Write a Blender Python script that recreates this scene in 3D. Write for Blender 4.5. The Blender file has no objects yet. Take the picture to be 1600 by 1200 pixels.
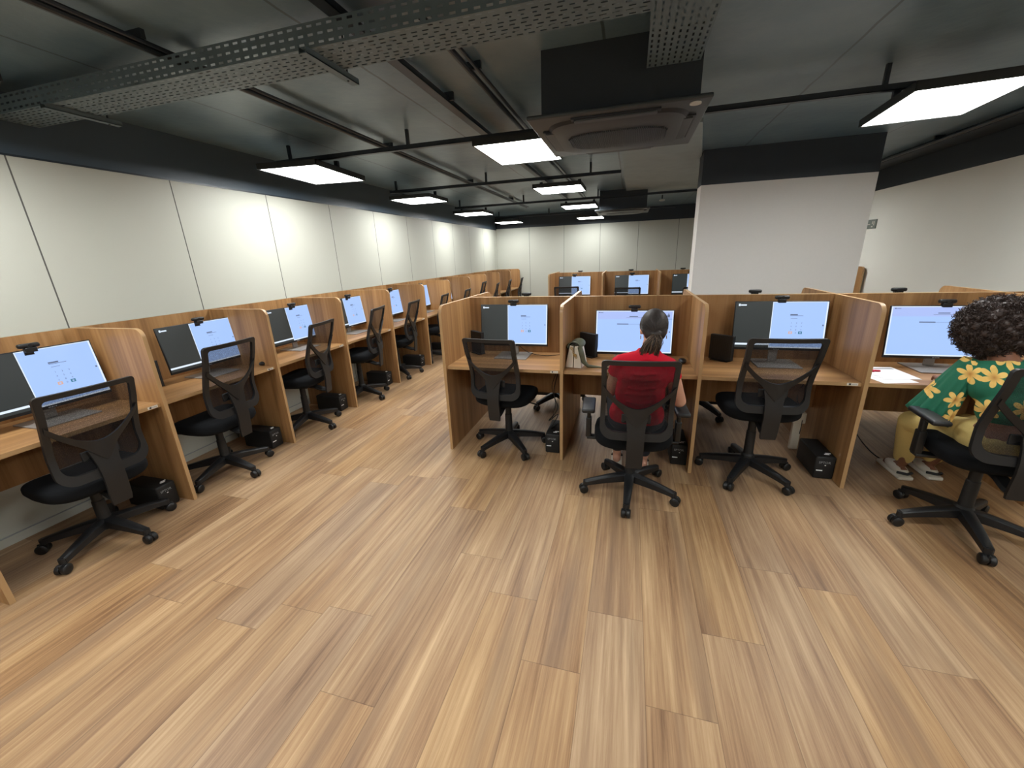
import bpy, bmesh, math, random
import numpy as np
from mathutils import Vector, Matrix
random.seed(7)
PI = math.pi
COL = bpy.context.scene.collection
SC = bpy.context.scene

# ------------------------------------------------------------------ camera, world, exposure
def look():
    yaw, pitch, roll, h, f = 0.2863, 0.3090, -0.0387, 1.6044, 627.355
    fw = Vector((-math.sin(yaw)*math.cos(pitch), math.cos(yaw)*math.cos(pitch), -math.sin(pitch)))
    r = Vector((math.cos(yaw), math.sin(yaw), 0)); u = r.cross(fw)
    r2 = r*math.cos(roll)+u*math.sin(roll); u2 = -r*math.sin(roll)+u*math.cos(roll)
    cam = bpy.data.cameras.new('camera'); o = bpy.data.objects.new('camera', cam); COL.objects.link(o)
    cam.sensor_fit = 'HORIZONTAL'; cam.sensor_width = 36; cam.lens = f*36/1600
    cam.clip_start = 0.05; cam.clip_end = 100
    o.matrix_world = Matrix(((r2.x, u2.x, -fw.x, 0), (r2.y, u2.y, -fw.y, 0), (r2.z, u2.z, -fw.z, h), (0, 0, 0, 1)))
    SC.camera = o
look()
world = bpy.data.worlds.new('world'); SC.world = world; world.use_nodes = True
world.node_tree.nodes['Background'].inputs[0].default_value = (0.5, 0.55, 0.6, 1)
world.node_tree.nodes['Background'].inputs[1].default_value = 0.0
SC.view_settings.view_transform = 'Standard'; SC.view_settings.look = 'None'
SC.view_settings.gamma = 1; SC.view_settings.use_curve_mapping = False
SC.view_settings.exposure = 0.85
LAMP = 16.0          # strength of the ceiling panels' diffusers
SCREEN = 0.6

# ------------------------------------------------------------------ layout (metres)
XW, XR, YF_, YB = -3.64, 3.45, -4.3, 11.40      # walls
ZW, ZC = 2.29, 2.65                              # top of the white, ceiling
PH, DZ = 1.25, 0.75                              # carrel panel height, desk height
LX, LY0, LP = -2.9608, 0.861, 0.947              # left row: front edge x, first divider y, pitch
MX0, MP, MYF, MYK = -1.4325, 0.9675, 2.9174, 3.5565
FYF, FYK = 7.52, 8.16                            # far row front / panel

# ------------------------------------------------------------------ materials
def nt(name):
    m = bpy.data.materials.new(name); m.use_nodes = True
    return m, m.node_tree.nodes, m.node_tree.links
def srgb(r, g, b):
    f = lambda c: ((c/255+0.055)/1.055)**2.4 if c > 10 else c/255/12.92
    return (f(r), f(g), f(b), 1)
def plain(name, col, rough=0.5, spec=0.5, metal=0.0, noise=0.0, scale=30, bump=0.0):
    m, N, L = nt(name); b = N['Principled BSDF']
    b.inputs['Roughness'].default_value = rough; b.inputs['Metallic'].default_value = metal
    b.inputs['Specular IOR Level'].default_value = spec
    b.inputs['Base Color'].default_value = col
    if noise or bump:
        tc = N.new('ShaderNodeTexCoord'); n = N.new('ShaderNodeTexNoise'); n.inputs['Scale'].default_value = scale
        n.inputs['Detail'].default_value = 4
        L.new(tc.outputs['Object'], n.inputs['Vector'])
    if noise:
        mx = N.new('ShaderNodeMix'); mx.data_type = 'RGBA'
        mx.inputs[6].default_value = tuple(c*(1-noise) for c in col[:3])+(1,)
        mx.inputs[7].default_value = tuple(min(1, c*(1+noise)) for c in col[:3])+(1,)
        L.new(n.outputs['Fac'], mx.inputs[0]); L.new(mx.outputs[2], b.inputs['Base Color'])
    if bump:
        bp = N.new('ShaderNodeBump'); bp.inputs['Strength'].default_value = bump; bp.inputs['Distance'].default_value = 0.002
        L.new(n.outputs['Fac'], bp.inputs['Height']); L.new(bp.outputs[0], b.inputs['Normal'])
    return m
def emit(name, col, s):
    m, N, L = nt(name); b = N['Principled BSDF']
    b.inputs['Base Color'].default_value = (0.01, 0.01, 0.01, 1); b.inputs['Roughness'].default_value = 0.35
    b.inputs['Emission Color'].default_value = col; b.inputs['Emission Strength'].default_value = s
    return m
def mnode(N, L, op, a, b=None, c=None):
    n = N.new('ShaderNodeMath'); n.operation = op
    for i, v in enumerate((a, b, c)):
        if v is None: continue
        if isinstance(v, (int, float)): n.inputs[i].default_value = v
        else: L.new(v, n.inputs[i])
    return n.outputs[0]
def ramp(N, L, fac, stops):
    r = N.new('ShaderNodeValToRGB'); e = r.color_ramp.elements
    e[0].position, e[0].color = stops[0]; e[1].position, e[1].color = stops[1]
    for p, c in stops[2:]:
        x = e.new(p); x.color = c
    L.new(fac, r.inputs[0]); return r.outputs[0]

def wood(name, axis, dark, mid, light, rough=0.42):
    """laminate with straight grain along the given axis"""
    m, N, L = nt(name); b = N['Principled BSDF']
    tc = N.new('ShaderNodeTexCoord'); g = N.new('ShaderNodeNewGeometry')
    oi = N.new('ShaderNodeObjectInfo')
    mp = N.new('ShaderNodeMapping')
    sc = {'x': (1.0, 38, 38), 'y': (38, 1.0, 38), 'z': (38, 38, 1.0)}[axis]
    mp.inputs['Scale'].default_value = sc
    L.new(g.outputs['Position'], mp.inputs['Vector'])
    n = N.new('ShaderNodeTexNoise'); n.inputs['Scale'].default_value = 1.0; n.inputs['Detail'].default_value = 6
    n.inputs['Roughness'].default_value = 0.62; n.inputs['Distortion'].default_value = 0.06
    L.new(mp.outputs[0], n.inputs['Vector'])
    mp2 = N.new('ShaderNodeMapping'); mp2.inputs['Scale'].default_value = tuple(s*0.22 for s in sc)
    L.new(g.outputs['Position'], mp2.inputs['Vector'])
    n2 = N.new('ShaderNodeTexNoise'); n2.inputs['Scale'].default_value = 1.0; n2.inputs['Detail'].default_value = 3
    L.new(mp2.outputs[0], n2.inputs['Vector'])
    s = mnode(N, L, 'ADD', mnode(N, L, 'MULTIPLY', n.outputs['Fac'], 0.42), mnode(N, L, 'MULTIPLY', n2.outputs['Fac'], 0.58))
    c = ramp(N, L, s, [(0.33, dark), (0.68, light), (0.5, mid)])
    L.new(c, b.inputs['Base Color'])
    b.inputs['Roughness'].default_value = rough; b.inputs['Specular IOR Level'].default_value = 0.35
    bp = N.new('ShaderNodeBump'); bp.inputs['Strength'].default_value = 0.15; bp.inputs['Distance'].default_value = 0.001
    L.new(n.outputs['Fac'], bp.inputs['Height']); L.new(bp.outputs[0], b.inputs['Normal'])
    return m

WD, WM, WL = srgb(120, 86, 54), srgb(156, 116, 74), srgb(182, 142, 96)
M = {}
M['wood_z'] = wood('oak laminate vertical', 'z', WD, WM, WL)
M['wood_x'] = wood('oak laminate lengthwise', 'x', WD, srgb(156, 116, 74), srgb(186, 146, 98))
M['wood_y'] = wood('oak laminate lengthwise row', 'y', WD, srgb(156, 116, 74), srgb(186, 146, 98))
M['edge'] = plain('oak edge band', srgb(176, 142, 100), 0.4, noise=0.06, scale=8)
M['black'] = plain('black plastic', srgb(16, 17, 18), 0.45, noise=0.1, scale=60)
M['blackm'] = plain('matte black plastic', srgb(20, 21, 22), 0.6, noise=0.12, scale=200, bump=0.2)
M['grey_plastic'] = plain('worn charcoal plastic', srgb(21, 22, 24), 0.48, noise=0.08, scale=120, bump=0.15)
M['seatfab'] = plain('black seat fabric', srgb(14, 16, 19), 0.95, 0.2, noise=0.25, scale=300, bump=0.4)
M['bezel'] = plain('black monitor housing', srgb(22, 24, 28), 0.35)
M['silver'] = plain('matte silver stand', srgb(150, 146, 142), 0.4, metal=0.3, noise=0.04, scale=200)
M['white'] = plain('white plastic', srgb(225, 225, 220), 0.5)
M['label'] = plain('paper label', srgb(215, 210, 200), 0.7)
M['ink'] = plain('printed ink', srgb(40, 42, 44), 0.7)
M['inkgrey'] = plain('silver print', srgb(150, 152, 155), 0.5)
M['upswhite'] = plain('pale badge', srgb(235, 235, 235), 0.4)
M['blackpaint'] = plain('black painted metal', srgb(34, 42, 50), 0.36, noise=0.15, scale=20)
M['blackwall'] = plain('slate painted wall top', srgb(66, 80, 92), 0.45, noise=0.08, scale=3)
M['blackpaint2'] = plain('satin black painted wall', srgb(42, 50, 58), 0.55, noise=0.08, scale=6)
M['traypaint'] = plain('grey painted tray metal', srgb(92, 108, 116), 0.5, noise=0.1, scale=15)
M['cassette'] = plain('dark grey painted cassette', srgb(50, 56, 59), 0.45, noise=0.05, scale=12)
M['cassette_dark'] = plain('shadow grey grille', srgb(24, 28, 33), 0.5)
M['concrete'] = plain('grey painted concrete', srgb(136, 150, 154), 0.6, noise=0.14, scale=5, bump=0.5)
M['pillar'] = plain('pillar emulsion', srgb(218, 215, 210), 0.8, noise=0.02, scale=40, bump=0.1)
M['lampframe'] = plain('dark lamp frame', srgb(52, 54, 54), 0.4, metal=0.3)
M['diffuser'] = emit('lit diffuser', (0.98, 0.99, 0.97, 1), LAMP)
M['pane_light'] = emit('screen page', srgb(168, 200, 255), 0.95*SCREEN)
M['pane_dark'] = emit('screen dark pane', srgb(46, 52, 52), 0.8*SCREEN)
M['pane_white'] = emit('screen white', srgb(225, 238, 255), 1.0*SCREEN)
M['pane_band'] = emit('screen band', srgb(176, 196, 252), 0.9*SCREEN)
M['pane_ink'] = emit('screen ink', srgb(96, 110, 140), 0.8*SCREEN)
M['pane_teal'] = emit('screen teal', srgb(40, 120, 145), 0.9*SCREEN)
M['pane_tan'] = emit('screen tan', srgb(225, 180, 160), 0.9*SCREEN)
M['skin'] = plain('skin', srgb(196, 146, 122), 0.55, noise=0.05, scale=25)
M['skin2'] = plain('brown skin', srgb(128, 84, 62), 0.55, noise=0.05, scale=25)
M['red'] = plain('red knit cotton', srgb(196, 22, 44), 0.85, 0.2, noise=0.08, scale=200, bump=0.2)
M['hair'] = plain('dark brown hair', srgb(40, 31, 27), 0.58, noise=0.3, scale=80)
M['hair_tip'] = plain('lighter brown hair', srgb(92, 74, 58), 0.45, noise=0.3, scale=80)
M['curls'] = plain('black brown curls', srgb(50, 35, 29), 0.55, noise=0.4, scale=40)
M['darkpants'] = plain('dark trousers', srgb(34, 34, 40), 0.9, noise=0.1, scale=90)
M['yellow'] = plain('pale yellow corduroy', srgb(214, 190, 120), 0.85, noise=0.08, scale=120, bump=0.3)
M['cream'] = plain('cream leather', srgb(222, 214, 196), 0.5, noise=0.04, scale=40)
M['olive'] = plain('olive leather', srgb(88, 92, 72), 0.5, noise=0.08, scale=40)
M['brass'] = plain('brass', srgb(190, 165, 110), 0.3, metal=0.9)
M['paper'] = plain('white paper', srgb(232, 234, 238), 0.8)
M['redplastic'] = plain('red plastic', srgb(190, 30, 60), 0.5)
M['shoe'] = plain('off white canvas', srgb(215, 210, 198), 0.7)
M['signgrey'] = plain('grey green sign', srgb(120, 128, 122), 0.5)
M['cable'] = plain('black cable', srgb(16, 16, 18), 0.5)
M['sensor'] = plain('pale sensor plastic', srgb(190, 190, 185), 0.5)

def mesh_fabric():
    m, N, L = nt('see-through black mesh fabric'); b = N['Principled BSDF']
    b.inputs['Base Color'].default_value = srgb(26, 27, 30); b.inputs['Roughness'].default_value = 0.8
    b.inputs['Specular IOR Level'].default_value = 0.2
    t = N.new('ShaderNodeBsdfTransparent'); mx = N.new('ShaderNodeMixShader')
    tc = N.new('ShaderNodeTexCoord'); v = N.new('ShaderNodeTexVoronoi'); v.inputs['Scale'].default_value = 260
    L.new(tc.outputs['Object'], v.inputs['Vector'])
    f = mnode(N, L, 'MULTIPLY_ADD', v.outputs['Distance'], -0.30, 0.83)
    L.new(f, mx.inputs[0]); L.new(t.outputs[0], mx.inputs[1]); L.new(b.outputs[0], mx.inputs[2])
    L.new(mx.outputs[0], N['Material Output'].inputs['Surface'])
    return m
M['mesh'] = mesh_fabric()

def floor_mat():
    m, N, L = nt('oak plank floor'); b = N['Principled BSDF']
    g = N.new('ShaderNodeNewGeometry'); s = N.new('ShaderNodeSeparateXYZ'); L.new(g.outputs['Position'], s.inputs[0])
    W, LEN = 0.2455, 1.25
    u = mnode(N, L, 'DIVIDE', mnode(N, L, 'ADD', s.outputs[0], 1.34+W*20), W)
    row = mnode(N, L, 'FLOOR', u); fu = mnode(N, L, 'FRACT', u)
    wn = N.new('ShaderNodeTexWhiteNoise'); wn.noise_dimensions = '1D'; L.new(row, wn.inputs['W'])
    v = mnode(N, L, 'ADD', mnode(N, L, 'DIVIDE', s.outputs[1], LEN), mnode(N, L, 'MULTIPLY', wn.outputs['Value'], 7.3))
    idx = mnode(N, L, 'FLOOR', v); fv = mnode(N, L, 'FRACT', v)
    wn2 = N.new('ShaderNodeTexWhiteNoise'); wn2.noise_dimensions = '2D'
    cb = N.new('ShaderNodeCombineXYZ'); L.new(row, cb.inputs[0]); L.new(idx, cb.inputs[1]); L.new(cb.outputs[0], wn2.inputs['Vector'])
    # grain in plank space
    cb2 = N.new('ShaderNodeCombineXYZ')
    L.new(mnode(N, L, 'MULTIPLY', s.outputs[0], 46), cb2.inputs[0]); L.new(mnode(N, L, 'MULTIPLY', s.outputs[1], 1.2), cb2.inputs[1])
    L.new(mnode(N, L, 'MULTIPLY', wn2.outputs['Value'], 60), cb2.inputs[2])
    n = N.new('ShaderNodeTexNoise'); n.inputs['Scale'].default_value = 1; n.inputs['Detail'].default_value = 8
    n.inputs['Roughness'].default_value = 0.74; n.inputs['Distortion'].default_value = 0.25
    L.new(cb2.outputs[0], n.inputs['Vector'])
    cb3 = N.new('ShaderNodeCombineXYZ')
    L.new(mnode(N, L, 'MULTIPLY', s.outputs[0], 7), cb3.inputs[0]); L.new(mnode(N, L, 'MULTIPLY', s.outputs[1], 0.8), cb3.inputs[1])
    L.new(mnode(N, L, 'MULTIPLY', wn2.outputs['Value'], 31), cb3.inputs[2])
    n3 = N.new('ShaderNodeTexNoise'); n3.inputs['Scale'].default_value = 1; n3.inputs['Detail'].default_value = 3
    L.new(cb3.outputs[0], n3.inputs['Vector'])
    t = mnode(N, L, 'ADD', mnode(N, L, 'MULTIPLY', n.outputs['Fac'], 0.6), mnode(N, L, 'MULTIPLY', n3.outputs['Fac'], 0.4))
    c = ramp(N, L, t, [(0.33, FD), (0.66, FL), (0.44, FM1), (0.54, FM2)])
    # per plank tint and brightness
    hs = N.new('ShaderNodeHueSaturation'); L.new(c, hs.inputs['Color'])
    L.new(mnode(N, L, 'MULTIPLY_ADD', wn2.outputs['Value'], 0.08, 0.96), hs.inputs['Value'])
    L.new(mnode(N, L, 'MULTIPLY_ADD', wn2.outputs['Color'], 0.2, 0.9), hs.inputs['Saturation'])
    # greyish streaks
    n4 = N.new('ShaderNodeTexNoise'); n4.inputs['Scale'].default_value = 1; n4.inputs['Detail'].default_value = 2
    cb4 = N.new('ShaderNodeCombineXYZ')
    L.new(mnode(N, L, 'MULTIPLY', s.outputs[0], 11), cb4.inputs[0]); L.new(mnode(N, L, 'MULTIPLY', s.outputs[1], 0.55), cb4.inputs[1])
    L.new(mnode(N, L, 'MULTIPLY', wn2.outputs['Value'], 13), cb4.inputs[2]); L.new(cb4.outputs[0], n4.inputs['Vector'])
    gm = N.new('ShaderNodeMix'); gm.data_type = 'RGBA'
    gf = N.new('ShaderNodeMapRange'); gf.inputs[1].default_value = 0.52; gf.inputs[2].default_value = 0.72; gf.inputs[4].default_value = 0.6
    L.new(n4.outputs['Fac'], gf.inputs[0]); L.new(gf.outputs[0], gm.inputs[0]); L.new(hs.outputs[0], gm.inputs[6]); gm.inputs[7].default_value = FG
    # seams
    e1 = mnode(N, L, 'LESS_THAN', mnode(N, L, 'MINIMUM', fu, mnode(N, L, 'SUBTRACT', 1.0, fu)), 0.006)
    e2 = mnode(N, L, 'LESS_THAN', fv, 0.0022)
    e = mnode(N, L, 'MULTIPLY', mnode(N, L, 'MAXIMUM', e1, e2), 0.45)
    sm = N.new('ShaderNodeMix'); sm.data_type = 'RGBA'; sm.inputs[7].default_value = srgb(70, 50, 35)
    L.new(e, sm.inputs[0]); L.new(gm.outputs[2], sm.inputs[6]); L.new(sm.outputs[2], b.inputs['Base Color'])
    b.inputs['Roughness'].default_value = 0.46; b.inputs['Specular IOR Level'].default_value = 0.35
    bp = N.new('ShaderNodeBump'); bp.inputs['Strength'].default_value = 0.2; bp.inputs['Distance'].default_value = 0.001
    L.new(n.outputs['Fac'], bp.inputs['Height']); L.new(bp.outputs[0], b.inputs['Normal'])
    return m
FD, FM1, FM2, FL, FG = srgb(100, 74, 54), srgb(144, 112, 82), srgb(166, 135, 101), srgb(190, 160, 124), srgb(122, 98, 78)
M['floor'] = floor_mat()

def panel_wall(name, axis, start, pitch, col):
    """wall boards with thin dark joints every pitch metres along axis"""
    m, N, L = nt(name); b = N['Principled BSDF']
    g = N.new('ShaderNodeNewGeometry'); s = N.new('ShaderNodeSeparateXYZ'); L.new(g.outputs['Position'], s.inputs[0])
    u = mnode(N, L, 'FRACT', mnode(N, L, 'DIVIDE', mnode(N, L, 'SUBTRACT', s.outputs[axis], start-pitch*20), pitch))
    d = mnode(N, L, 'MINIMUM', u, mnode(N, L, 'SUBTRACT', 1.0, u))
    e = mnode(N, L, 'LESS_THAN', d, 0.0045)
    n = N.new('ShaderNodeTexNoise'); n.inputs['Scale'].default_value = 180; L.new(g.outputs['Position'], n.inputs['Vector'])
    n2 = N.new('ShaderNodeTexNoise'); n2.inputs['Scale'].default_value = 1.5; L.new(g.outputs['Position'], n2.inputs['Vector'])
    mx = N.new('ShaderNodeMix'); mx.data_type = 'RGBA'; mx.inputs[6].default_value = col
    mx.inputs[7].default_value = tuple(c*0.93 for c in col[:3])+(1,)
    L.new(n2.outputs['Fac'], mx.inputs[0])
    m2 = N.new('ShaderNodeMix'); m2.data_type = 'RGBA'; L.new(mx.outputs[2], m2.inputs[6]); m2.inputs[7].default_value = srgb(84, 84, 80)
    L.new(e, m2.inputs[0]); L.new(m2.outputs[2], b.inputs['Base Color'])
    b.inputs['Roughness'].default_value = 0.5; b.inputs['Specular IOR Level'].default_value = 0.3
    bp = N.new('ShaderNodeBump'); bp.inputs['Strength'].default_value = 0.08; bp.inputs['Distance'].default_value = 0.001
    L.new(n.outputs['Fac'], bp.inputs['Height']); L.new(bp.outputs[0], b.inputs['Normal'])
    return m
WHITE = srgb(186, 188, 178)
M['wall_left'] = panel_wall('pale wall boards left', 1, 1.79, 0.9395, WHITE)
M['wall_back'] = panel_wall('pale wall boards back', 0, -2.70, 0.9525, WHITE)
M['wall'] = plain('pale wall paint', srgb(238, 238, 230), 0.75, noise=0.03, scale=2, bump=0.15)

def ceiling_mat():
    m, N, L = nt('black painted slab'); b = N['Principled BSDF']
    g = N.new('ShaderNodeNewGeometry'); s = N.new('ShaderNodeSeparateXYZ'); L.new(g.outputs['Position'], s.inputs[0])
    n = N.new('ShaderNodeTexNoise'); n.inputs['Scale'].default_value = 2.2; n.inputs['Detail'].default_value = 8
    L.new(g.outputs['Position'], n.inputs['Vector'])
    c = ramp(N, L, n.outputs['Fac'], [(0.3, srgb(82, 106, 120)), (0.7, srgb(108, 128, 138))])
    # cast joints running away from the camera, wobbling a little
    nw = N.new('ShaderNodeTexNoise'); nw.inputs['Scale'].default_value = 3.0; L.new(g.outputs['Position'], nw.inputs['Vector'])
    xx = mnode(N, L, 'ADD', s.outputs[0], mnode(N, L, 'MULTIPLY', nw.outputs['Fac'], 0.03))
    u = mnode(N, L, 'FRACT', mnode(N, L, 'DIVIDE', mnode(N, L, 'ADD', xx, 1.49+26.4), 1.32))
    e = mnode(N, L, 'LESS_THAN', mnode(N, L, 'MINIMUM', u, mnode(N, L, 'SUBTRACT', 1.0, u)), 0.006)
    mx = N.new('ShaderNodeMix'); mx.data_type = 'RGBA'; L.new(c, mx.inputs[6]); mx.inputs[7].default_value = srgb(22, 25, 27)
    L.new(mnode(N, L, 'MULTIPLY', e, 0.7), mx.inputs[0]); L.new(mx.outputs[2], b.inputs['Base Color'])
    b.inputs['Roughness'].default_value = 0.34; b.inputs['Specular IOR Level'].default_value = 0.6
    n2 = N.new('ShaderNodeTexNoise'); n2.inputs['Scale'].default_value = 12; n2.inputs['Detail'].default_value = 6; L.new(g.outputs['Position'], n2.inputs['Vector'])
    bp = N.new('ShaderNodeBump'); bp.inputs['Strength'].default_value = 0.25; bp.inputs['Distance'].default_value = 0.01
    L.new(n2.outputs['Fac'], bp.inputs['Height']); L.new(bp.outputs[0], b.inputs['Normal'])
    return m
M['ceiling'] = ceiling_mat()

def floral_mat():
    """green pleated cloth scattered with yellow lily-like flowers"""
    m, N, L = nt('green floral cloth'); b = N['Principled BSDF']
    tc = N.new('ShaderNodeTexCoord')
    sp = N.new('ShaderNodeSeparateXYZ'); L.new(tc.outputs['Object'], sp.inputs[0])
    cb = N.new('ShaderNodeCombineXYZ'); L.new(mnode(N, L, 'MULTIPLY_ADD', sp.outputs[1], -0.35, sp.outputs[0]), cb.inputs[0]); L.new(sp.outputs[2], cb.inputs[1])
    v = N.new('ShaderNodeTexVoronoi'); v.voronoi_dimensions = '2D'; v.inputs['Scale'].default_value = 8.0; v.inputs['Randomness'].default_value = 0.5
    L.new(cb.outputs[0], v.inputs['Vector'])
    df = N.new('ShaderNodeVectorMath'); df.operation = 'SUBTRACT'
    L.new(cb.outputs[0], df.inputs[0]); L.new(v.outputs['Position'], df.inputs[1])
    s = N.new('ShaderNodeSeparateXYZ'); L.new(df.outputs[0], s.inputs[0])
    ang = mnode(N, L, 'ARCTAN2', s.outputs[1], s.outputs[0])
    rt = N.new('ShaderNodeSeparateColor'); L.new(v.outputs['Color'], rt.inputs[0])
    pet = mnode(N, L, 'ABSOLUTE', mnode(N, L, 'SINE', mnode(N, L, 'ADD', mnode(N, L, 'MULTIPLY', ang, 3.0), mnode(N, L, 'MULTIPLY', rt.outputs[0], 3.0))))
    ln = N.new('ShaderNodeVectorMath'); ln.operation = 'LENGTH'; L.new(df.outputs[0], ln.inputs[0])
    rad = mnode(N, L, 'MULTIPLY_ADD', mnode(N, L, 'POWER', pet, 0.8), 0.036, 0.014)
    f = mnode(N, L, 'LESS_THAN', ln.outputs['Value'], rad)
    cr = ramp(N, L, mnode(N, L, 'MULTIPLY', ln.outputs['Value'], 20.0), [(0.0, srgb(186, 128, 60)), (0.5, srgb(236, 196, 110))])
    mx = N.new('ShaderNodeMix'); mx.data_type = 'RGBA'; mx.inputs[6].default_value = srgb(28, 104, 78); L.new(cr, mx.inputs[7])
    L.new(f, mx.inputs[0]); L.new(mx.outputs[2], b.inputs['Base Color']); b.inputs['Roughness'].default_value = 0.8
    return m
M['floral'] = floral_mat()

# ------------------------------------------------------------------ geometry helpers
class MB:
    """collects shapes with several materials, then links them as ONE mesh"""
    def __init__(s): s.v, s.f, s.m, s.mats = [], [], [], []
    def mi(s, m):
        m = M[m] if isinstance(m, str) else m
        if m not in s.mats: s.mats.append(m)
        return s.mats.index(m)
    def add(s, vs, fs, mat):
        k = len(s.v); i = s.mi(mat); s.v += [tuple(v) for v in vs]
        for f in fs: s.f.append(tuple(a+k for a in f)); s.m.append(i)
    def box(s, x0, x1, y0, y1, z0, z1, mat, bev=0.0, T=None):
        if bev > 0:
            bm = bmesh.new(); bmesh.ops.create_cube(bm, size=1)
            for v in bm.verts: v.co = Vector(((x0+x1)/2+v.co.x*(x1-x0), (y0+y1)/2+v.co.y*(y1-y0), (z0+z1)/2+v.co.z*(z1-z0)))
            bmesh.ops.bevel(bm, geom=bm.edges[:], offset=bev, segments=3, affect='EDGES', profile=0.5)
            s.bm(bm, mat, T); return
        vs = [Vector((x, y, z)) for x in (x0, x1) for y in (y0, y1) for z in (z0, z1)]
        if T: vs = [T @ v for v in vs]
        s.add(vs, [(0, 1, 3, 2), (4, 6, 7, 5), (0, 4, 5, 1), (2, 3, 7, 6), (0, 2, 6, 4), (1, 5, 7, 3)], mat)
    def bm(s, bm, mat, T=None):
        bm.verts.ensure_lookup_table(); bm.verts.index_update()
        vs = [(T @ v.co) if T else v.co.copy() for v in bm.verts]
        s.add(vs, [[v.index for v in f.verts] for f in bm.faces], mat); bm.free()
    def tube(s, pts, r, mat, n=8, sx=1.0, closed=False, cap=True):
        pts = [Vector(p) for p in pts]; N = len(pts); rs = r if isinstance(r, (list, tuple)) else [r]*N
        rings = []; up = None
        for i, p in enumerate(pts):
            a = pts[(i-1) % N] if (closed or i > 0) else pts[i]; b = pts[(i+1) % N] if (closed or i < N-1) else pts[i]
            t = (b-a).normalized()
            if up is None:
                up = Vector((0, 0, 1)) if abs(t.z) < 0.9 else Vector((0, 1, 0))
            side = t.cross(up).normalized(); up = side.cross(t).normalized()
            rings.append([p+side*math.cos(2*PI*k/n)*rs[i]*sx+up*math.sin(2*PI*k/n)*rs[i] for k in range(n)])
        vs = [v for q in rings for v in q]; fs = []
        for i in range(N if closed else N-1):
            for k in range(n):
                a = i*n+k; b2 = i*n+(k+1) % n; c = ((i+1) % N)*n+(k+1) % n; d = ((i+1) % N)*n+k
                fs.append((a, b2, c, d))
        if cap and not closed:
            fs.append(tuple(range(n-1, -1, -1))); fs.append(tuple((N-1)*n+k for k in range(n)))
        s.add(vs, fs, mat)
    def lathe(s, prof, mat, n=20, T=None):
        """prof: (r, z) from bottom to top about z"""
        vs = []; fs = []
        for r, z in prof:
            for k in range(n):
                v = Vector((r*math.cos(2*PI*k/n), r*math.sin(2*PI*k/n), z)); vs.append(T @ v if T else v)
        for i in range(len(prof)-1):
            for k in range(n): fs.append((i*n+k, i*n+(k+1) % n, (i+1)*n+(k+1) % n, (i+1)*n+k))
        fs.append(tuple(range(n-1, -1, -1))); fs.append(tuple((len(prof)-1)*n+k for k in range(n)))
        s.add(vs, fs, mat)
    def poly(s, pts, mat): s.add(pts, [tuple(range(len(pts)))], mat)
    def build(s, name, parent=None, smooth=False, auto=None):
        me = bpy.data.meshes.new(name); me.from_pydata(s.v, [], s.f); me.update()
        for m in s.mats: me.materials.append(m)
        me.polygons.foreach_set('material_index', s.m)
        if smooth: me.polygons.foreach_set('use_smooth', [True]*len(me.polygons))
        o = bpy.data.objects.new(name, me); COL.objects.link(o)
        if parent: o.parent = parent
        if auto is not None:
            bm = bmesh.new(); bm.from_mesh(me)
            for e in bm.edges:
                e.smooth = not (len(e.link_faces) == 2 and e.calc_face_angle(0) > auto)
            for f in bm.faces: f.smooth = True
            bm.to_mesh(me); bm.free()
        return o

def tag(o, label=None, cat=None, group=None, kind=None):
    for k, v in (('label', label), ('category', cat), ('group', group), ('kind', kind)):
        if v: o[k] = v
    return o
def thing(name, label, cat, loc=(0, 0, 0), rz=0.0, group=None):
    o = bpy.data.objects.new(name, None); COL.objects.link(o); o.empty_display_size = 0.1
    o.location = loc; o.rotation_euler = (0, 0, rz); return tag(o, label, cat, group)
def struct(mb, name): return tag(mb.build(name), kind='structure')
def dup(root, loc, rz, label, group=None):
    r = root.copy(); COL.objects.link(r); r.location = loc; r.rotation_euler = (0, 0, rz); r['label'] = label
    if group: r['group'] = group
    for ch in list(root.children):
        c = ch.copy(); COL.objects.link(c); c.parent = r
        for g in list(ch.children):
            d = g.copy(); COL.objects.link(d); d.parent = c
    return r
def dupmesh(o, parent=None):
    c = o.copy(); COL.objects.link(c)
    if parent: c.parent = parent
    return c
def text_bm(body, size, depth=0.0):
    cu = bpy.data.curves.new('t', 'FONT'); cu.body = body; cu.size = size; cu.extrude = depth; cu.resolution_u = 2
    cu.align_x = 'LEFT'
    o = bpy.data.objects.new('t', cu); COL.objects.link(o)
    dg = bpy.context.evaluated_depsgraph_get(); me = bpy.data.meshes.new_from_object(o.evaluated_get(dg))
    bm = bmesh.new(); bm.from_mesh(me); bpy.data.objects.remove(o); bpy.data.curves.remove(cu); bpy.data.meshes.remove(me)
    return bm
def remesh(mb, name, vox, parent=None, smooth=6, factor=0.6):
    o = mb.build(name)
    a = o.modifiers.new('r', 'REMESH'); a.mode = 'VOXEL'; a.voxel_size = vox
    s = o.modifiers.new('s', 'SMOOTH'); s.iterations = smooth; s.factor = factor
    dg = bpy.context.evaluated_depsgraph_get(); me = bpy.data.meshes.new_from_object(o.evaluated_get(dg))
    mats = mb.mats; bpy.data.objects.remove(o)
    me.name = name; me.materials.clear()
    for m in mats: me.materials.append(m)
    me.polygons.foreach_set('use_smooth', [True]*len(me.polygons)); me.polygons.foreach_set('material_index', [0]*len(me.polygons))
    n = bpy.data.objects.new(name, me); COL.objects.link(n)
    if parent: n.parent = parent
    return n
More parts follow.
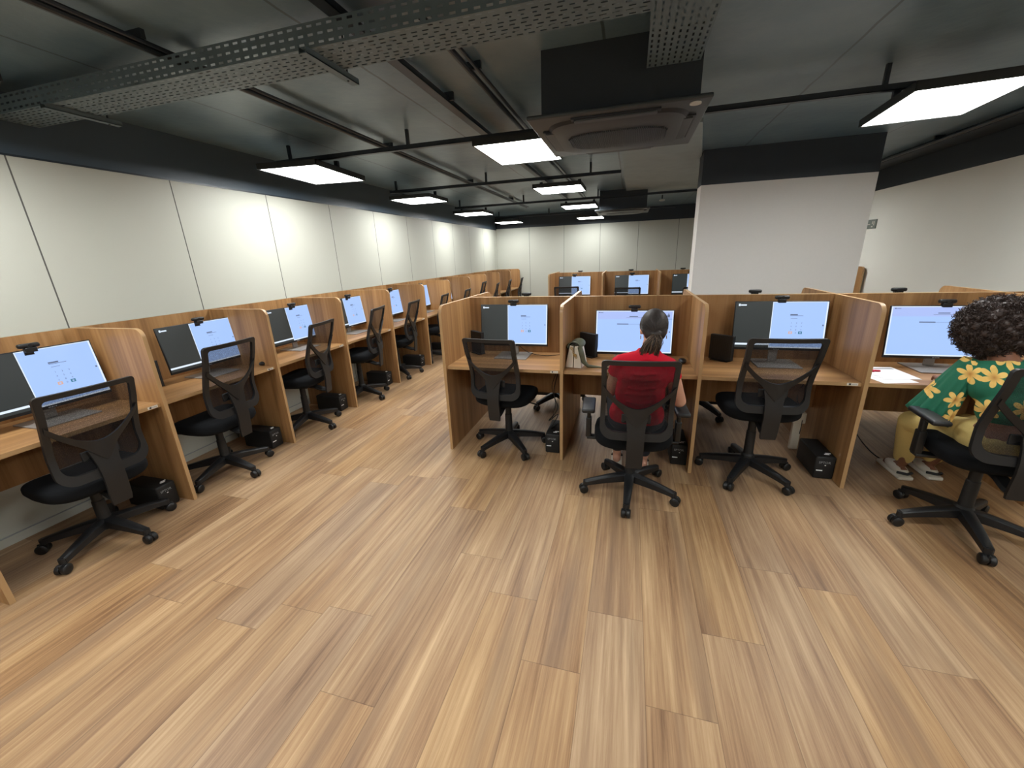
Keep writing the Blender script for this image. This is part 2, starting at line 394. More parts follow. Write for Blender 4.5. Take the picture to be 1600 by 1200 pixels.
def blob(mb, c, r, mat, T=None, n=20):
    bm = bmesh.new(); bmesh.ops.create_uvsphere(bm, u_segments=n, v_segments=n//2+2, radius=1)
    r = (r, r, r) if isinstance(r, (int, float)) else r
    for v in bm.verts:
        p = Vector((v.co.x*r[0], v.co.y*r[1], v.co.z*r[2]))
        if T: p = T @ p
        v.co = p+Vector(c)
    mb.bm(bm, mat)
def limb(mb, pts, rs, mat, n=16, sx=1.0, ball=True):
    pts = [Vector(p) for p in pts]
    P = []; R = []
    for i in range(len(pts)-1):
        for k in range(6):
            t = k/6; P.append(pts[i].lerp(pts[i+1], t)); R.append(rs[i]*(1-t)+rs[i+1]*t)
    P.append(pts[-1]); R.append(rs[-1])
    mb.tube(P, R, mat, n=n, sx=sx)
    if ball:
        for p, r in zip(pts, rs): blob(mb, p, r*0.99, mat, n=14)

# ------------------------------------------------------------------ room shell
b = MB(); b.box(XW-0.1, XR+0.1, YF_-0.1, YB+0.1, -0.1, 0, 'floor'); struct(b, 'floor')
b = MB(); b.box(XW-0.1, XR+0.1, YF_-0.1, YB+0.1, ZC, ZC+0.1, 'ceiling'); struct(b, 'ceiling')
b = MB(); b.box(XW-0.1, XW, YF_, YB, 0, ZW, 'wall_left'); b.box(XW-0.1, XW-0.015, YF_, YB, ZW, ZC, 'blackwall')
b.box(XW-0.015, XW+0.004, YF_, YB, ZW, ZW+0.012, 'blackpaint'); struct(b, 'wall_left')
b = MB(); b.box(XW, XR, YB, YB+0.1, 0, ZW+0.03, 'wall_back'); b.box(XW, XR, YB+0.015, YB+0.1, ZW+0.03, ZC, 'blackpaint2'); struct(b, 'wall_back')
b = MB(); b.box(XR, XR+0.1, YF_, YB, 0, ZW+0.03, 'wall'); b.box(XR+0.01, XR+0.1, YF_, YB, ZW+0.03, ZC, 'blackpaint2'); struct(b, 'wall_right')
b = MB(); b.box(XW, XR, YF_-0.1, YF_, 0, ZC, 'wall'); struct(b, 'wall_front')
b = MB(); b.box(XW, XW+0.010, YF_, YB, 0, 0.055, 'wall_left'); b.box(XW, XW+0.012, YF_, YB, 0.055, 0.060, 'inkgrey'); tag(b.build('baseboard_left'), kind='structure')
b = MB(); b.box(0.735, 2.42, 5.47, 5.76, 0, ZW, 'pillar'); b.box(0.735, 2.42, 5.47, 5.76, ZW, ZC, 'blackpaint2'); struct(b, 'pillar')
# dropped concrete band left of the pillar; right edge shaped to paint in shade
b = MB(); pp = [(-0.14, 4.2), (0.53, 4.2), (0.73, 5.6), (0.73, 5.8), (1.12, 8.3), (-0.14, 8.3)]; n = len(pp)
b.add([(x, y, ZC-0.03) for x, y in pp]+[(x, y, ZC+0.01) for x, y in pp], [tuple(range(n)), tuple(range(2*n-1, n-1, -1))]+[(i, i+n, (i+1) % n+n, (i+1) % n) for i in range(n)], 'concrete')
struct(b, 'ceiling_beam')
b = MB(); b.box(XR-0.30, XR, YF_, YB, ZC-0.05, ZC+0.01, 'blackpaint2'); struct(b, 'ceiling_beam')

# ------------------------------------------------------------------ ceiling lights on their rails
def make_light():
    t = thing('ceiling_light', '', 'light')
    h = 0.305
    b = MB()
    for x0, x1, y0, y1 in ((-h, h, -h, -h+0.012), (-h, h, h-0.012, h), (-h, -h+0.012, -h, h), (h-0.012, h, -h, h)):
        b.box(x0, x1, y0, y1, 0, 0.045, 'lampframe')
    b.box(-h, h, -h, h, 0.04, 0.048, 'lampframe'); b.build('frame', t)
    b = MB(); b.box(-h+0.012, h-0.012, -h+0.012, h-0.012, 0.004, 0.012, 'diffuser'); b.build('diffuser', t)
    for s in (-1, 1):
        b = MB(); b.box(s*0.25-0.02, s*0.25+0.02, -0.012, 0.012, 0.048, 0.11, 'blackpaint', 0.002); b.build('bracket', t)
    return t
lt = make_light()
LIGHTS = [(-2.93, 3.60, 6, 'square ceiling panel light nearest the left wall, on the nearest visible rail', 1.18),
          (-0.905, 3.60, 0, 'square ceiling panel light just left of the big air conditioner cassette', 1.08),
          (1.80, 3.52, -5, 'large bright ceiling panel light at the upper right, nearest the right wall', 1.10),
          (-2.95, 5.70, 0, 'ceiling panel light nearest the left wall on the second rail from the camera', 1.0),
          (-0.93, 5.74, 0, 'ceiling panel light right of centre on the second rail from the camera', 1.0),
          (-2.98, 7.95, 0, 'ceiling panel light nearest the left wall on the third rail from the camera', 1.0),
          (-0.93, 7.95, 0, 'ceiling panel light beside the small far cassette, on the third rail', 1.0),
          (-3.00, 10.5, 0, 'farthest ceiling panel light on the left side, by the back wall', 1.0),
          (-0.98, 10.6, 0, 'farthest ceiling panel light on the right side, by the back wall', 1.0),
          (1.9, 8.0, 0, 'added ceiling panel light hidden behind the pillar', 1.0),  # unseen lamp, added to brighten the right wall
          (-2.95, 1.08, 0, 'ceiling panel light out of view by the left wall, beside the camera', 1.0),
          (-0.93, 0.72, 0, 'ceiling panel light just above the camera', 1.0),
          (1.81, 1.1, 0, 'ceiling panel light out of view to the right of the camera', 1.0),
          (-2.95, -1.2, 0, 'ceiling panel light behind the camera by the left wall', 1.0),
          (-0.93, -1.2, 0, 'ceiling panel light behind the camera in the middle', 1.0),
          (1.81, -1.2, 0, 'ceiling panel light behind the camera on the right', 1.0)]
for i, (x, y, rz, lab, sc) in enumerate(LIGHTS):
    o = lt if i == 0 else dup(lt, (x, y, 2.4), 0, lab)
    o.location = (x, y, 2.4); o.rotation_euler.z = math.radians(rz); o['label'] = lab; o['group'] = 'square ceiling panel lights'
    o.scale = (1.0 if sc == 1.0 else 0.93, sc*(1.15 if sc > 1.05 else 1.0), 1)

def rail(y, x0, x1, lab, posts, z=2.50):
    t = thing('light_rail', lab, 'rail', (0, y, z), 0, 'slotted rails that carry the lights')
    b = MB(); b.box(x0, x1, -0.02, 0.02, 0, 0.004, 'blackpaint'); b.box(x0, x1, -0.02, -0.017, 0, 0.035, 'blackpaint'); b.box(x0, x1, 0.017, 0.02, 0, 0.035, 'blackpaint')
    b.build('channel', t)
    for px in posts:
        b = MB(); b.box(px-0.012, px+0.012, -0.012, 0.012, 0.02, ZC-z+0.002, 'blackpaint'); b.build('hanger', t)
rail(3.50, -3.25, 2.15, 'slotted black rail across the ceiling holding the nearest visible lights', (-3.1, -1.87, -0.55, 1.48))
rail(5.52, -3.3, -0.16, 'slotted black rail carrying the second row of ceiling lights', (-3.2, -1.87, -0.52))
rail(7.80, -3.3, 2.3, 'slotted black rail carrying the third row of ceiling lights', (-3.2, -1.94, -0.6, 1.3))
rail(10.3, -3.3, 0.9, 'slotted black rail nearest the back wall', (-3.2, -1.94, -0.6))

# long conduits and channel running away from the camera above the rails
def run(name, lab, cat, x, y0, y1, z, kind):
    t = thing(name, lab, cat, (x, 0, z))
    b = MB()
    if kind == 'pipe': b.tube([(0, y0, 0), (0, y1, 0)], 0.016, 'blackpaint', n=10); b.tube([(0.045, y0, 0.005), (0.045, y1, 0.005)], 0.010, 'blackpaint', n=8)
    else:
        b.box(-0.03, -0.027, y0, y1, 0, 0.03, 'blackpaint'); b.box(0.027, 0.03, y0, y1, 0, 0.03, 'blackpaint'); b.box(-0.03, 0.03, y0, y1, 0.0, 0.004, 'blackpaint')
    b.build('run', t)
    y = y0+0.6
    while y < y1:
        b = MB(); b.box(-0.03, 0.06, y-0.01, y+0.01, 0.012, ZC-z+0.002, 'blackpaint'); b.build('clamp', t); y += 2.1
run('ceiling_conduit', 'pair of black conduits running from the cable tray over the left aisle', 'conduit', -2.25, -1.0, 9.3, 2.60, 'pipe')
run('ceiling_channel', 'wide black slotted channel running under the slab towards the second light', 'channel', -1.24, 0.2, 8.6, 2.59, 'ch')
run('ceiling_conduit', 'thin black conduit running beside the air conditioner cassette', 'conduit', -0.92, 1.95, 8.6, 2.60, 'pipe')
run('ceiling_conduit', 'black conduit along the top of the right wall', 'conduit', 3.07, -1.0, 11.0, 2.60, 'pipe')

# perforated cable trays
def slot_sheet(b, O, U, V, nu, nv, pu, pv, su, sv, mat, stagger=True):
    """sheet of nu x nv cells with a through slot in each; O origin, U/V unit directions"""
    O, U, V = Vector(O), Vector(U), Vector(V)
    for j in range(nv):
        for i in range(nu):
            off = (0.22 if (j % 2 and stagger) else -0.0)*pu
            u0, v0 = i*pu, j*pv
            a0, a1 = u0+(pu-su)/2*0.6+off, u0+(pu-su)/2*0.6+off+su
            b0, b1 = v0+(pv-sv)/2, v0+(pv+sv)/2
            us, vs = (u0, a0, a1, u0+pu), (v0, b0, b1, v0+pv)
            pts = [O+U*uu+V*vv for vv in vs for uu in us]
            fs = [(r*4+c, r*4+c+1, (r+1)*4+c+1, (r+1)*4+c) for r in range(3) for c in range(3) if not (r == 1 and c == 1)]
            b.add(pts, fs, mat)
tr = thing('cable_tray', 'long perforated grey cable tray hung across the ceiling, bending towards the cassette', 'cable tray', (0, 0, 2.48))
b = MB(); slot_sheet(b, (-3.62, 1.767, 0), (1, 0, 0), (0, 1, 0), 73, 8, 0.05, 0.028, 0.026, 0.008, 'traypaint'); b.build('tray_floor', tr)
b = MB(); slot_sheet(b, (-3.62, 1.767, 0), (1, 0, 0), (0, 0, 1), 73, 3, 0.05, 0.03, 0.026, 0.009, 'traypaint', False)
b.build('tray_side', tr)
b = MB(); slot_sheet(b, (-3.62, 1.991, 0), (1, 0, 0), (0, 0, 1), 73, 3, 0.05, 0.03, 0.026, 0.009, 'traypaint', False); b.build('tray_side', tr)
b = MB(); slot_sheet(b, (0.03, 1.767, 0), (0, 1, 0), (1, 0, 0), 15, 9, 0.05, 0.028, 0.026, 0.008, 'traypaint')
slot_sheet(b, (0.282, 1.767, 0), (0, 1, 0), (0, 0, 1), 15, 3, 0.05, 0.03, 0.026, 0.009, 'traypaint', False); b.build('branch', tr)
for x in (-3.08, -1.38):
    b = MB(); b.box(x-0.02, x+0.02, 1.74, 2.10, -0.026, -0.022, 'traypaint'); b.box(x-0.02, x-0.017, 1.74, 2.10, -0.026, -0.001, 'traypaint'); b.box(x+0.017, x+0.02, 1.74, 2.10, -0.026, -0.001, 'traypaint')
    for y in (2.04,): b.tube([(x, y, -0.03), (x, y, 0.17)], 0.005, 'blackpaint', n=6)
    b.build('bracket', tr)

# ceiling cassettes of the air conditioning
def make_cassette():
    t = thing('air_conditioner', '', 'air conditioner')
    b = MB(); b.box(-0.40, 0.42, -0.41, 0.41, 0.03, 0.352, 'blackpaint2'); b.build('housing', t)
    b = MB(); b.box(-0.475, 0.475, -0.475, 0.475, 0.012, 0.034, 'cassette', 0.008)
    # raised rounded centre plate
    def sq(a, e, z, n=64): return [Vector((a*math.copysign(abs(math.cos(q))**e, math.cos(q)), a*math.copysign(abs(math.sin(q))**e, math.sin(q)), z)) for q in [2*PI*k/n for k in range(n)]]
    rings = [sq(0.40, 0.42, 0.012), sq(0.385, 0.45, -0.002), sq(0.345, 0.5, -0.010), sq(0.26, 0.6, -0.012)]
    vs = [v for r in rings for v in r]; n = 64
    b.add(vs, [(i*n+k, (i+1)*n+k, (i+1)*n+(k+1) % n, i*n+(k+1) % n) for i in range(1, 3) for k in range(n)]+[tuple(3*n+k for k in range(n))], 'cassette')
    b.add(vs[:2*n], [(k, n+k, n+(k+1) % n, (k+1) % n) for k in range(n)], 'cassette_dark')
    b.build('face_panel', t, auto=0.6)
    b = MB()
    for k in range(-27, 28):
        x = k*0.0107; hh = 0.20*math.sqrt(max(0.05, 1-(x/0.31)**4)); b.box(x-0.0028, x+0.0028, -hh, hh, -0.021, -0.012, 'cassette')
    b.box(-0.27, 0.27, -0.15, 0.15, -0.0135, -0.011, 'cassette_dark'); b.build('grille', t)
    for k in range(4):
        T = Matrix.Rotation(k*PI/2, 4, 'Z')
        b = MB(); b.box(-0.22, 0.22, -0.415, -0.365, -0.006, 0.006, 'cassette', 0.004, T); b.box(-0.235, 0.235, -0.428, -0.352, 0.003, 0.0115, 'cassette_dark', 0, T); b.build('air_flap', t)
    b = MB(); b.lathe([(0.028, 0.006), (0.028, 0.013)], 'sensor', T=Matrix.Translation((0.40, -0.415, 0))); b.build('sensor', t)
    return t
cs = make_cassette()
cs.location = (-0.12, 2.97, 2.30); cs.rotation_euler = (0, 0, 0.0); cs['group'] = 'ceiling cassettes'
cs['label'] = 'large dark grey ceiling cassette unit in the foreground right of the second light'
dup(cs, (-0.19, 8.45, 2.30), 0, 'small far ceiling cassette unit left of the pillar top')
b = MB(); b.lathe([(0.02, 0.04), (0.05, 0.03), (0.055, 0.012), (0.035, 0.0)][::-1], 'sensor'); b.tube([(0, 0, 0.035), (0, 0, 0.115)], 0.012, 'blackpaint')
o = b.build('smoke_detector', auto=0.6); o.location = (0.55, 9.3, ZC-0.112); tag(o, 'small pale smoke detector on the ceiling between far cassette and pillar', 'detector')

# sign on the right wall
t = thing('wall_sign', 'small grey green sign plate high on the right wall beside the pillar', 'sign', (XR, 7.68, 1.855))
b = MB(); b.box(-0.012, 0.0, -0.135, 0.135, -0.065, 0.065, 'signgrey', 0.002); b.build('plate', t)
b = MB()
for y0, y1, z0, z1 in ((0.02, 0.11, -0.006, 0.006), (0.095, 0.11, -0.035, 0.035), (-0.09, -0.07, -0.02, 0.04), (-0.05, -0.03, 0.0, 0.04), (-0.06, -0.02, -0.045, -0.025)):
    b.box(-0.014, -0.012, y0, y1, z0, z1, 'label')
b.build('symbol', t)

# ------------------------------------------------------------------ carrels
TH = 0.012   # half panel thickness
def side_bm(depth, h=PH, rad=0.06):
    """panel in the local XY: front at y=0, back at y=depth"""
    b = MB(); pts = [(0, 0), (depth, 0), (depth, h)]
    for k in range(9):
        a = PI/2+k*PI/16; pts.append((rad+rad*math.cos(a), h-rad+rad*math.sin(a)))
    n = len(pts)
    vs = [(-TH, y, z) for y, z in pts]+[(TH, y, z) for y, z in pts]
    b.add(vs, [tuple(range(n))[::-1], tuple(n+i for i in range(n))], 'wood_z')
    b.add(vs, [(i, (i+1) % n, n+(i+1) % n, n+i) for i in range(n)], 'edge')
    return b
def carrel(name, lab, group, loc, rz, width, first, deskwood, depth=0.639, sticker=True, low=0.36):
    """local: x 0..width, front at y=0 facing -y, back panel at y=depth"""
    t = thing(name, lab, 'desk', loc, rz, group)
    xs = ([0.0] if first else [])+[width]
    for x in xs:
        o = side_bm(depth).build('side_panel', t); o.location = (x, 0, 0)
    b = MB(); b.box(TH, width-TH, depth-0.018, depth-0.001, low, PH, 'wood_z'); b.add([(TH, depth-0.018, PH+0.0008), (width-TH, depth-0.018, PH+0.0008), (width-TH, depth-0.001, PH+0.0008), (TH, depth-0.001, PH+0.0008)], [(0, 1, 2, 3)], 'edge')
    b.build('back_panel', t)
    b = MB(); b.box(TH, width-TH, 0.035, depth-0.02, DZ-0.025, DZ, deskwood); b.box(TH, width-TH, 0.032, 0.035, DZ-0.025, DZ-0.0005, 'edge'); b.build('desktop', t)
    if sticker:
        x1 = width-TH-0.018
        b = MB(); b.box(x1-0.06, x1, 0.0305, 0.032, DZ-0.021, DZ-0.004, 'label'); b.box(x1-0.05, x1-0.038, 0.0300, 0.0305, DZ-0.018, DZ-0.007, 'ink')
        for i in range(5): b.box(x1-0.034+i*0.006, x1-0.030+i*0.006, 0.0300, 0.0305, DZ-0.016, DZ-0.010, 'inkgrey')
        b.build('sticker', t)
    return t
ORD = ['nearest', 'second', 'third', 'fourth', 'fifth', 'sixth', 'seventh', 'eighth', 'ninth', 'tenth', 'last']
LCAR = []
for k in range(11):
    # local +x -> world +y ; local +y -> world -x
    y = LY0+k*LP-TH
    if k == 10: w = YB-0.02-y
    else: w = LP
    LCAR.append(carrel('desk_carrel', 'oak laminate study carrel along the left wall, %s one counting from the camera' % ORD[k],
                'carrels along the left wall', (LX, y, 0), PI/2, w if k < 10 else LP, k == 0, 'wood_y', depth=0.65))
MID = ['leftmost, beside the aisle', 'where the person in red sits', 'with the empty chair between the two people', 'where the curly haired person sits']
for k in range(4):
    carrel('desk_carrel', 'oak laminate carrel in the middle row, %s' % MID[k], 'near side of the middle carrels', (MX0+k*MP, MYF, 0), 0, MP, k == 0, 'wood_x', sticker=(k != 1))
OPP = ['behind the leftmost carrel of the middle row', 'behind the carrel of the person in red', 'behind the carrel with the empty chair', 'behind the carrel of the curly haired person']
for k in range(5):
    carrel('desk_carrel', 'oak laminate carrel facing away, %s' % (OPP+['at its right hand end'])[k], 'far side of the middle carrels',
           (MX0+(k+1)*MP, MYK+0.60, 0), PI, MP, k == 4, 'wood_x', depth=0.598, sticker=False)
FAR = ['left end one, rising behind the middle row', 'second from its left end', 'third from its left end, cut by the pillar', 'hidden behind the pillar', 'right end one, by the right wall']
for k in range(5):
    carrel('desk_carrel', 'oak laminate carrel of the far row, %s' % FAR[k], 'near side of the far carrels', (MX0+k*MP, FYF, 0), 0, MP, k == 0, 'wood_x')
for k in range(3):
    carrel('desk_carrel', 'carrel facing the back wall behind the far row, %s' % ['left end', 'middle', 'near the pillar'][k], 'back side of the far carrels',
           (MX0+(k+1)*MP, FYK+0.60, 0), PI, MP, k == 2, 'wood_x', depth=0.598, sticker=False)

# ------------------------------------------------------------------ monitors
SW, SH = 0.598, 0.338
def make_monitor(kind):
    t = thing('monitor', '', 'monitor')
    z0 = 0.075
    b = MB(); b.box(-SW/2-0.006, SW/2+0.006, 0, 0.014, z0, z0+SH+0.024, 'bezel', 0.003); b.box(-0.20, 0.20, 0.012, 0.035, z0+0.05, z0+0.27, 'bezel', 0.008)
    # maker's mark on the chin: illegible pale strokes
    for i, w in enumerate((0.006, 0.004, 0.005, 0.004, 0.006)): b.box(-0.02+i*0.008, -0.02+i*0.008+w, -0.0006, 0.0, z0+0.004, z0+0.010, 'inkgrey')
    b.build('housing', t, auto=0.6)
    b = MB(); e = [0.0]
    def R(u0, u1, v0, v1, mat, l=0):
        # u from left 0..1, v from TOP 0..1
        y = -0.0004-0.00015*l
        x0, x1 = -SW/2+u0*SW, -SW/2+u1*SW; za, zb = z0+0.018+(1-v1)*SH, z0+0.018+(1-v0)*SH
        b.poly([(x0, y, za), (x1, y, za), (x1, y, zb), (x0, y, zb)], mat)
    def G(txt, u, v, size, mat, l=2):
        bm = text_bm(txt, size); T = Matrix.Translation((-SW/2+u*SW, -0.0004-0.00015*l, z0+0.018+(1-v)*SH)) @ Matrix.Rotation(PI/2, 4, 'X')
        b.bm(bm, mat, T)
    if kind == 'login':
        R(0, 0.41, 0, 1, 'pane_dark'); R(0.41, 1, 0, 1, 'pane_light')
        R(0.41, 0.418, 0, 1, 'pane_white', 1); R(0.41, 1, 0, 0.012, 'pane_white', 1); R(0.985, 1, 0, 1, 'pane_white', 1); R(0.41, 1, 0.975, 1, 'pane_white', 1)
        R(0, 0.41, 0.905, 0.945, 'pane_white', 1)
        R(0.03, 0.052, 0.035, 0.085, 'pane_white', 1); R(0.056, 0.12, 0.05, 0.078, 'pane_white', 1)
        R(0.61, 0.69, 0.262, 0.287, 'pane_ink', 1); R(0.61, 0.75, 0.295, 0.303, 'pane_ink', 1); R(0.62, 0.69, 0.35, 0.356, 'pane_ink', 1)
        for r in range(3):
            for c in range(3): G(str(r*3+c+1), 0.627+c*0.055, 0.465+r*0.075, 0.014, 'pane_ink')
        R(0.612, 0.652, 0.635, 0.69, 'pane_tan', 1); R(0.624, 0.640, 0.65, 0.675, 'pane_light', 2)
        G('0', 0.682, 0.68, 0.014, 'pane_ink'); R(0.718, 0.758, 0.635, 0.69, 'pane_teal', 1); R(0.73, 0.746, 0.65, 0.675, 'pane_band', 2)
        R(0.962, 0.976, 0.485, 0.515, 'pane_ink', 1)
    else:
        R(0, 1, 0, 1, 'pane_light'); R(0, 1, 0, 0.2, 'pane_band', 1); R(0, 0.012, 0, 1, 'pane_white', 2); R(0, 1, 0, 0.015, 'pane_white', 2); R(0.988, 1, 0, 1, 'pane_white', 2); R(0, 1, 0.975, 1, 'pane_white', 2)
        R(0.03, 0.045, 0.03, 0.05, 'pane_ink', 2); R(0.05, 0.09, 0.036, 0.046, 'pane_ink', 2)
        R(0.44, 0.55, 0.125, 0.142, 'pane_ink', 2); R(0.40, 0.6, 0.16, 0.165, 'pane_ink', 2)
        R(0.28, 0.43, 0.305, 0.325, 'pane_ink', 2); R(0.43, 0.58, 0.313, 0.317, 'pane_ink', 2)
        R(0.925, 0.955, 0.09, 0.15, 'pane_ink', 2); R(0.935, 0.945, 0.06, 0.09, 'pane_ink', 2); R(0.92, 0.99, 0.19, 0.2, 'pane_teal', 2)
        R(0.955, 0.97, 0.48, 0.51, 'pane_ink', 2)
    b.build('screen', t)
    b = MB(); b.box(-0.03, 0.03, 0.028, 0.046, 0.008, z0+0.2, 'silver', 0.004); b.build('stand_neck', t)
    b = MB(); b.box(-0.145, 0.145, -0.165, 0.10, 0.0, 0.008, 'silver', 0.002); b.build('stand_base', t)
    return t
def make_webcam():
    t = thing('webcam', '', 'webcam')
    b = MB(); b.box(-0.047, 0.047, -0.016, 0.016, 0.014, 0.040, 'black', 0.010); b.build('body', t, auto=0.7)
    b = MB(); b.lathe([(0.011, 0), (0.011, 0.004)], 'bezel', T=Matrix.Translation((0, -0.015, 0.027)) @ Matrix.Rotation(PI/2, 4, 'X')); b.build('lens', t)
    b = MB(); b.box(-0.026, 0.026, -0.020, 0.010, -0.012, 0.016, 'black', 0.005); b.box(-0.02, 0.02, 0.016, 0.022, -0.03, 0.02, 'black'); b.build('clip', t)
    return t
def make_pc():
    t = thing('mini_computer', '', 'computer')
    b = MB(); b.box(-0.018, 0.018, -0.09, 0.09, 0.008, 0.205, 'blackm', 0.004)
    for i in range(9): b.box(-0.0188, -0.018, -0.06+i*0.014, -0.052+i*0.014, 0.05, 0.17, 'black')
    b.build('case', t)
    b = MB(); b.box(-0.035, 0.035, -0.07, 0.07, 0, 0.008, 'black', 0.002); b.build('foot', t)
    b = MB(); b.box(-0.012, 0.012, -0.092, -0.089, 0.16, 0.19, 'grey_plastic'); b.build('front_port', t)
    return t
def make_ups():
    t = thing('power_supply', '', 'power supply')
    b = MB(); b.box(-0.062, 0.062, 0, 0.32, 0.004, 0.175, 'blackm', 0.012); b.box(-0.05, 0.05, 0.02, 0.30, 0, 0.006, 'black'); b.build('case', t, auto=0.6)
    b = MB(); b.bm(text_bm('SPTOR', 0.024), 'inkgrey', Matrix.Translation((-0.042, -0.001, 0.124)) @ Matrix.Rotation(PI/2, 4, 'X')); b.build('lettering', t)
    b = MB(); b.box(-0.05, -0.012, -0.002, 0.002, 0.066, 0.073, 'upswhite'); b.box(-0.004, 0.004, -0.002, 0.002, 0.108, 0.114, 'upswhite'); b.build('badge', t)
    b = MB(); b.box(0.0, 0.03, 0.04, 0.052, 0.1745, 0.177, 'upswhite'); b.box(0.012, 0.045, 0.058, 0.068, 0.1745, 0.177, 'upswhite'); b.build('top_sticker', t)
    return t
mlog, mform = make_monitor('login'), make_monitor('form')
wc, pc, ups = make_webcam(), make_pc(), make_ups()
used = set()
def place(proto, loc, rz, lab, group):
    if proto.name not in used:
        used.add(proto.name); o = proto; o.location = loc; o.rotation_euler = (0, 0, rz); o['label'] = lab; o['group'] = group; return o
    return dup(proto, loc, rz, lab, group)
def station(where, x, y, rz, form, lx=0.0, dz=0.0, g='', extra=True, cam=True, pcoff=(-0.36, 0.03)):
    """x,y: centre of the monitor plane on the desk"""
    c, s = math.cos(rz), math.sin(rz)
    mo = place(mform if form else mlog, (x, y, DZ), rz,
        ('flat monitor showing a pale web page, %s' if form else 'flat monitor with half dark login page, %s') % where, 'monitors '+g)
    for ch in mo.children:
        if ch.name.startswith(('housing', 'screen')): ch.location = (0, -0.03, dz); ch.rotation_euler.x = -0.12
    if cam:
        place(wc, (x-0.022*math.sin(-rz)*1.0, y+0.022*math.cos(rz), DZ+0.075+SH+0.021+dz), rz, 'small black webcam clipped on the monitor %s' % where, 'webcams '+g)
    if extra:
        px, py = pcoff
        place(pc, (x+px*c-py*s, y+px*s+py*c, DZ), rz+(0.9 if abs(rz) < 0.1 else 0.1), 'upright black mini computer left of the monitor %s' % where, 'mini computers '+g)
LW = ['in the nearest carrel at the left edge', 'in the second carrel along the left wall', 'in the third carrel along the left wall', 'in the fourth carrel along the left wall',
      'in the fifth carrel along the left wall', 'in the sixth carrel along the left wall', 'in the seventh carrel along the left wall', 'in the eighth carrel along the left wall',
      'in the ninth carrel along the left wall', 'in the tenth carrel along the left wall', 'in the last carrel along the left wall']
LMY = [1.44, 2.44, 3.42, 4.32, 5.28, 6.2, 7.14, 8.08, 9.03, 9.97, 10.9]
for k in range(11):
    station(LW[k], -3.37, LMY[k], PI/2, False, g='along the left wall', pcoff=(-0.38, 0.10) if k else (-0.36, 0.1), cam=k < 8)
MW = ['in the leftmost middle carrel', 'in front of the person in red', 'in the middle carrel with the empty chair', 'in front of the curly haired person']
for k, (x, f, dz) in enumerate(((-0.965, 0, 0.015), (0.05, 1, -0.035), (1.085, 0, 0.03), (2.06, 1, -0.005))):
    station(MW[k], x, 3.40, 0, f, dz=dz, g='on the near middle desks', extra=(k < 3))
OW = ['behind the leftmost middle carrel', 'behind the carrel of the person in red', 'behind the carrel with the empty chair', 'behind the carrel of the curly haired person']
for k, x in enumerate((-0.93, 0.0, 0.99, 1.95)):
    station(OW[k], x, 3.78, PI, k == 1, dz=0.045 if k != 1 else -0.03, g='on the far side of the middle desks', extra=False)
FW = ['at the left end of the far row', 'in the second carrel of the far row', 'in the far row carrel cut by the pillar']
for k, x in enumerate((-1.02, 0.04, 1.05)):
    station(FW[k], x, 8.0, 0, False, g='in the far row', extra=False)
BW = ['facing the back wall, left end', 'facing the back wall, middle', 'facing the back wall, near the pillar']
for k, x in enumerate((-0.95, 0.02, 0.95)):
    station(BW[k], x, 8.38, PI, False, dz=0.05, g='at the back', extra=False)

for k in range(8):
    place(ups, (-3.03-0.02, LY0+(k+1)*LP-0.115, 0), PI/2, 'black power supply box on the floor %s' % LW[k], 'power supply boxes by the left wall')
for k, x in enumerate((-0.555, 0.435, 1.395)):
    place(ups, (x, 3.02, 0), 0, 'black power supply box on the floor %s' % MW[k], 'power supply boxes of the middle row')

# ------------------------------------------------------------------ task chairs
def yprof(z):            # back curvature: local y of the back surface at height z above its lower edge
    t = z/0.5
    return -0.252+0.03*math.sin(PI*min(1, t*1.3))*0.6-0.085*max(0, t-0.35)/0.65
def rr(w, z0, z1, r0, r1, n=10):
    """closed rounded outline, wider radius at the bottom"""
    p = []
    for cx, cz, r, a0 in ((w-r1, z1-r1, r1, 0), (-w+r1, z1-r1, r1, PI/2), (-w+r0, z0+r0, r0, PI), (w-r0, z0+r0, r0, 1.5*PI)):
        for k in range(n+1):
            a = a0+PI/2*k/n; p.append((cx+r*math.cos(a), cz+r*math.sin(a)))
    # densify long sides
    out = []
    for i, a in enumerate(p):
        c = p[(i+1) % len(p)]; d = math.hypot(c[0]-a[0], c[1]-a[1]); m = max(1, int(d/0.03))
        out += [(a[0]+(c[0]-a[0])*j/m, a[1]+(c[1]-a[1])*j/m) for j in range(m)]
    return out
def width_at(z): return 1.0-0.018*math.sin(PI*min(1, max(0, (z-0.05)/0.45)))
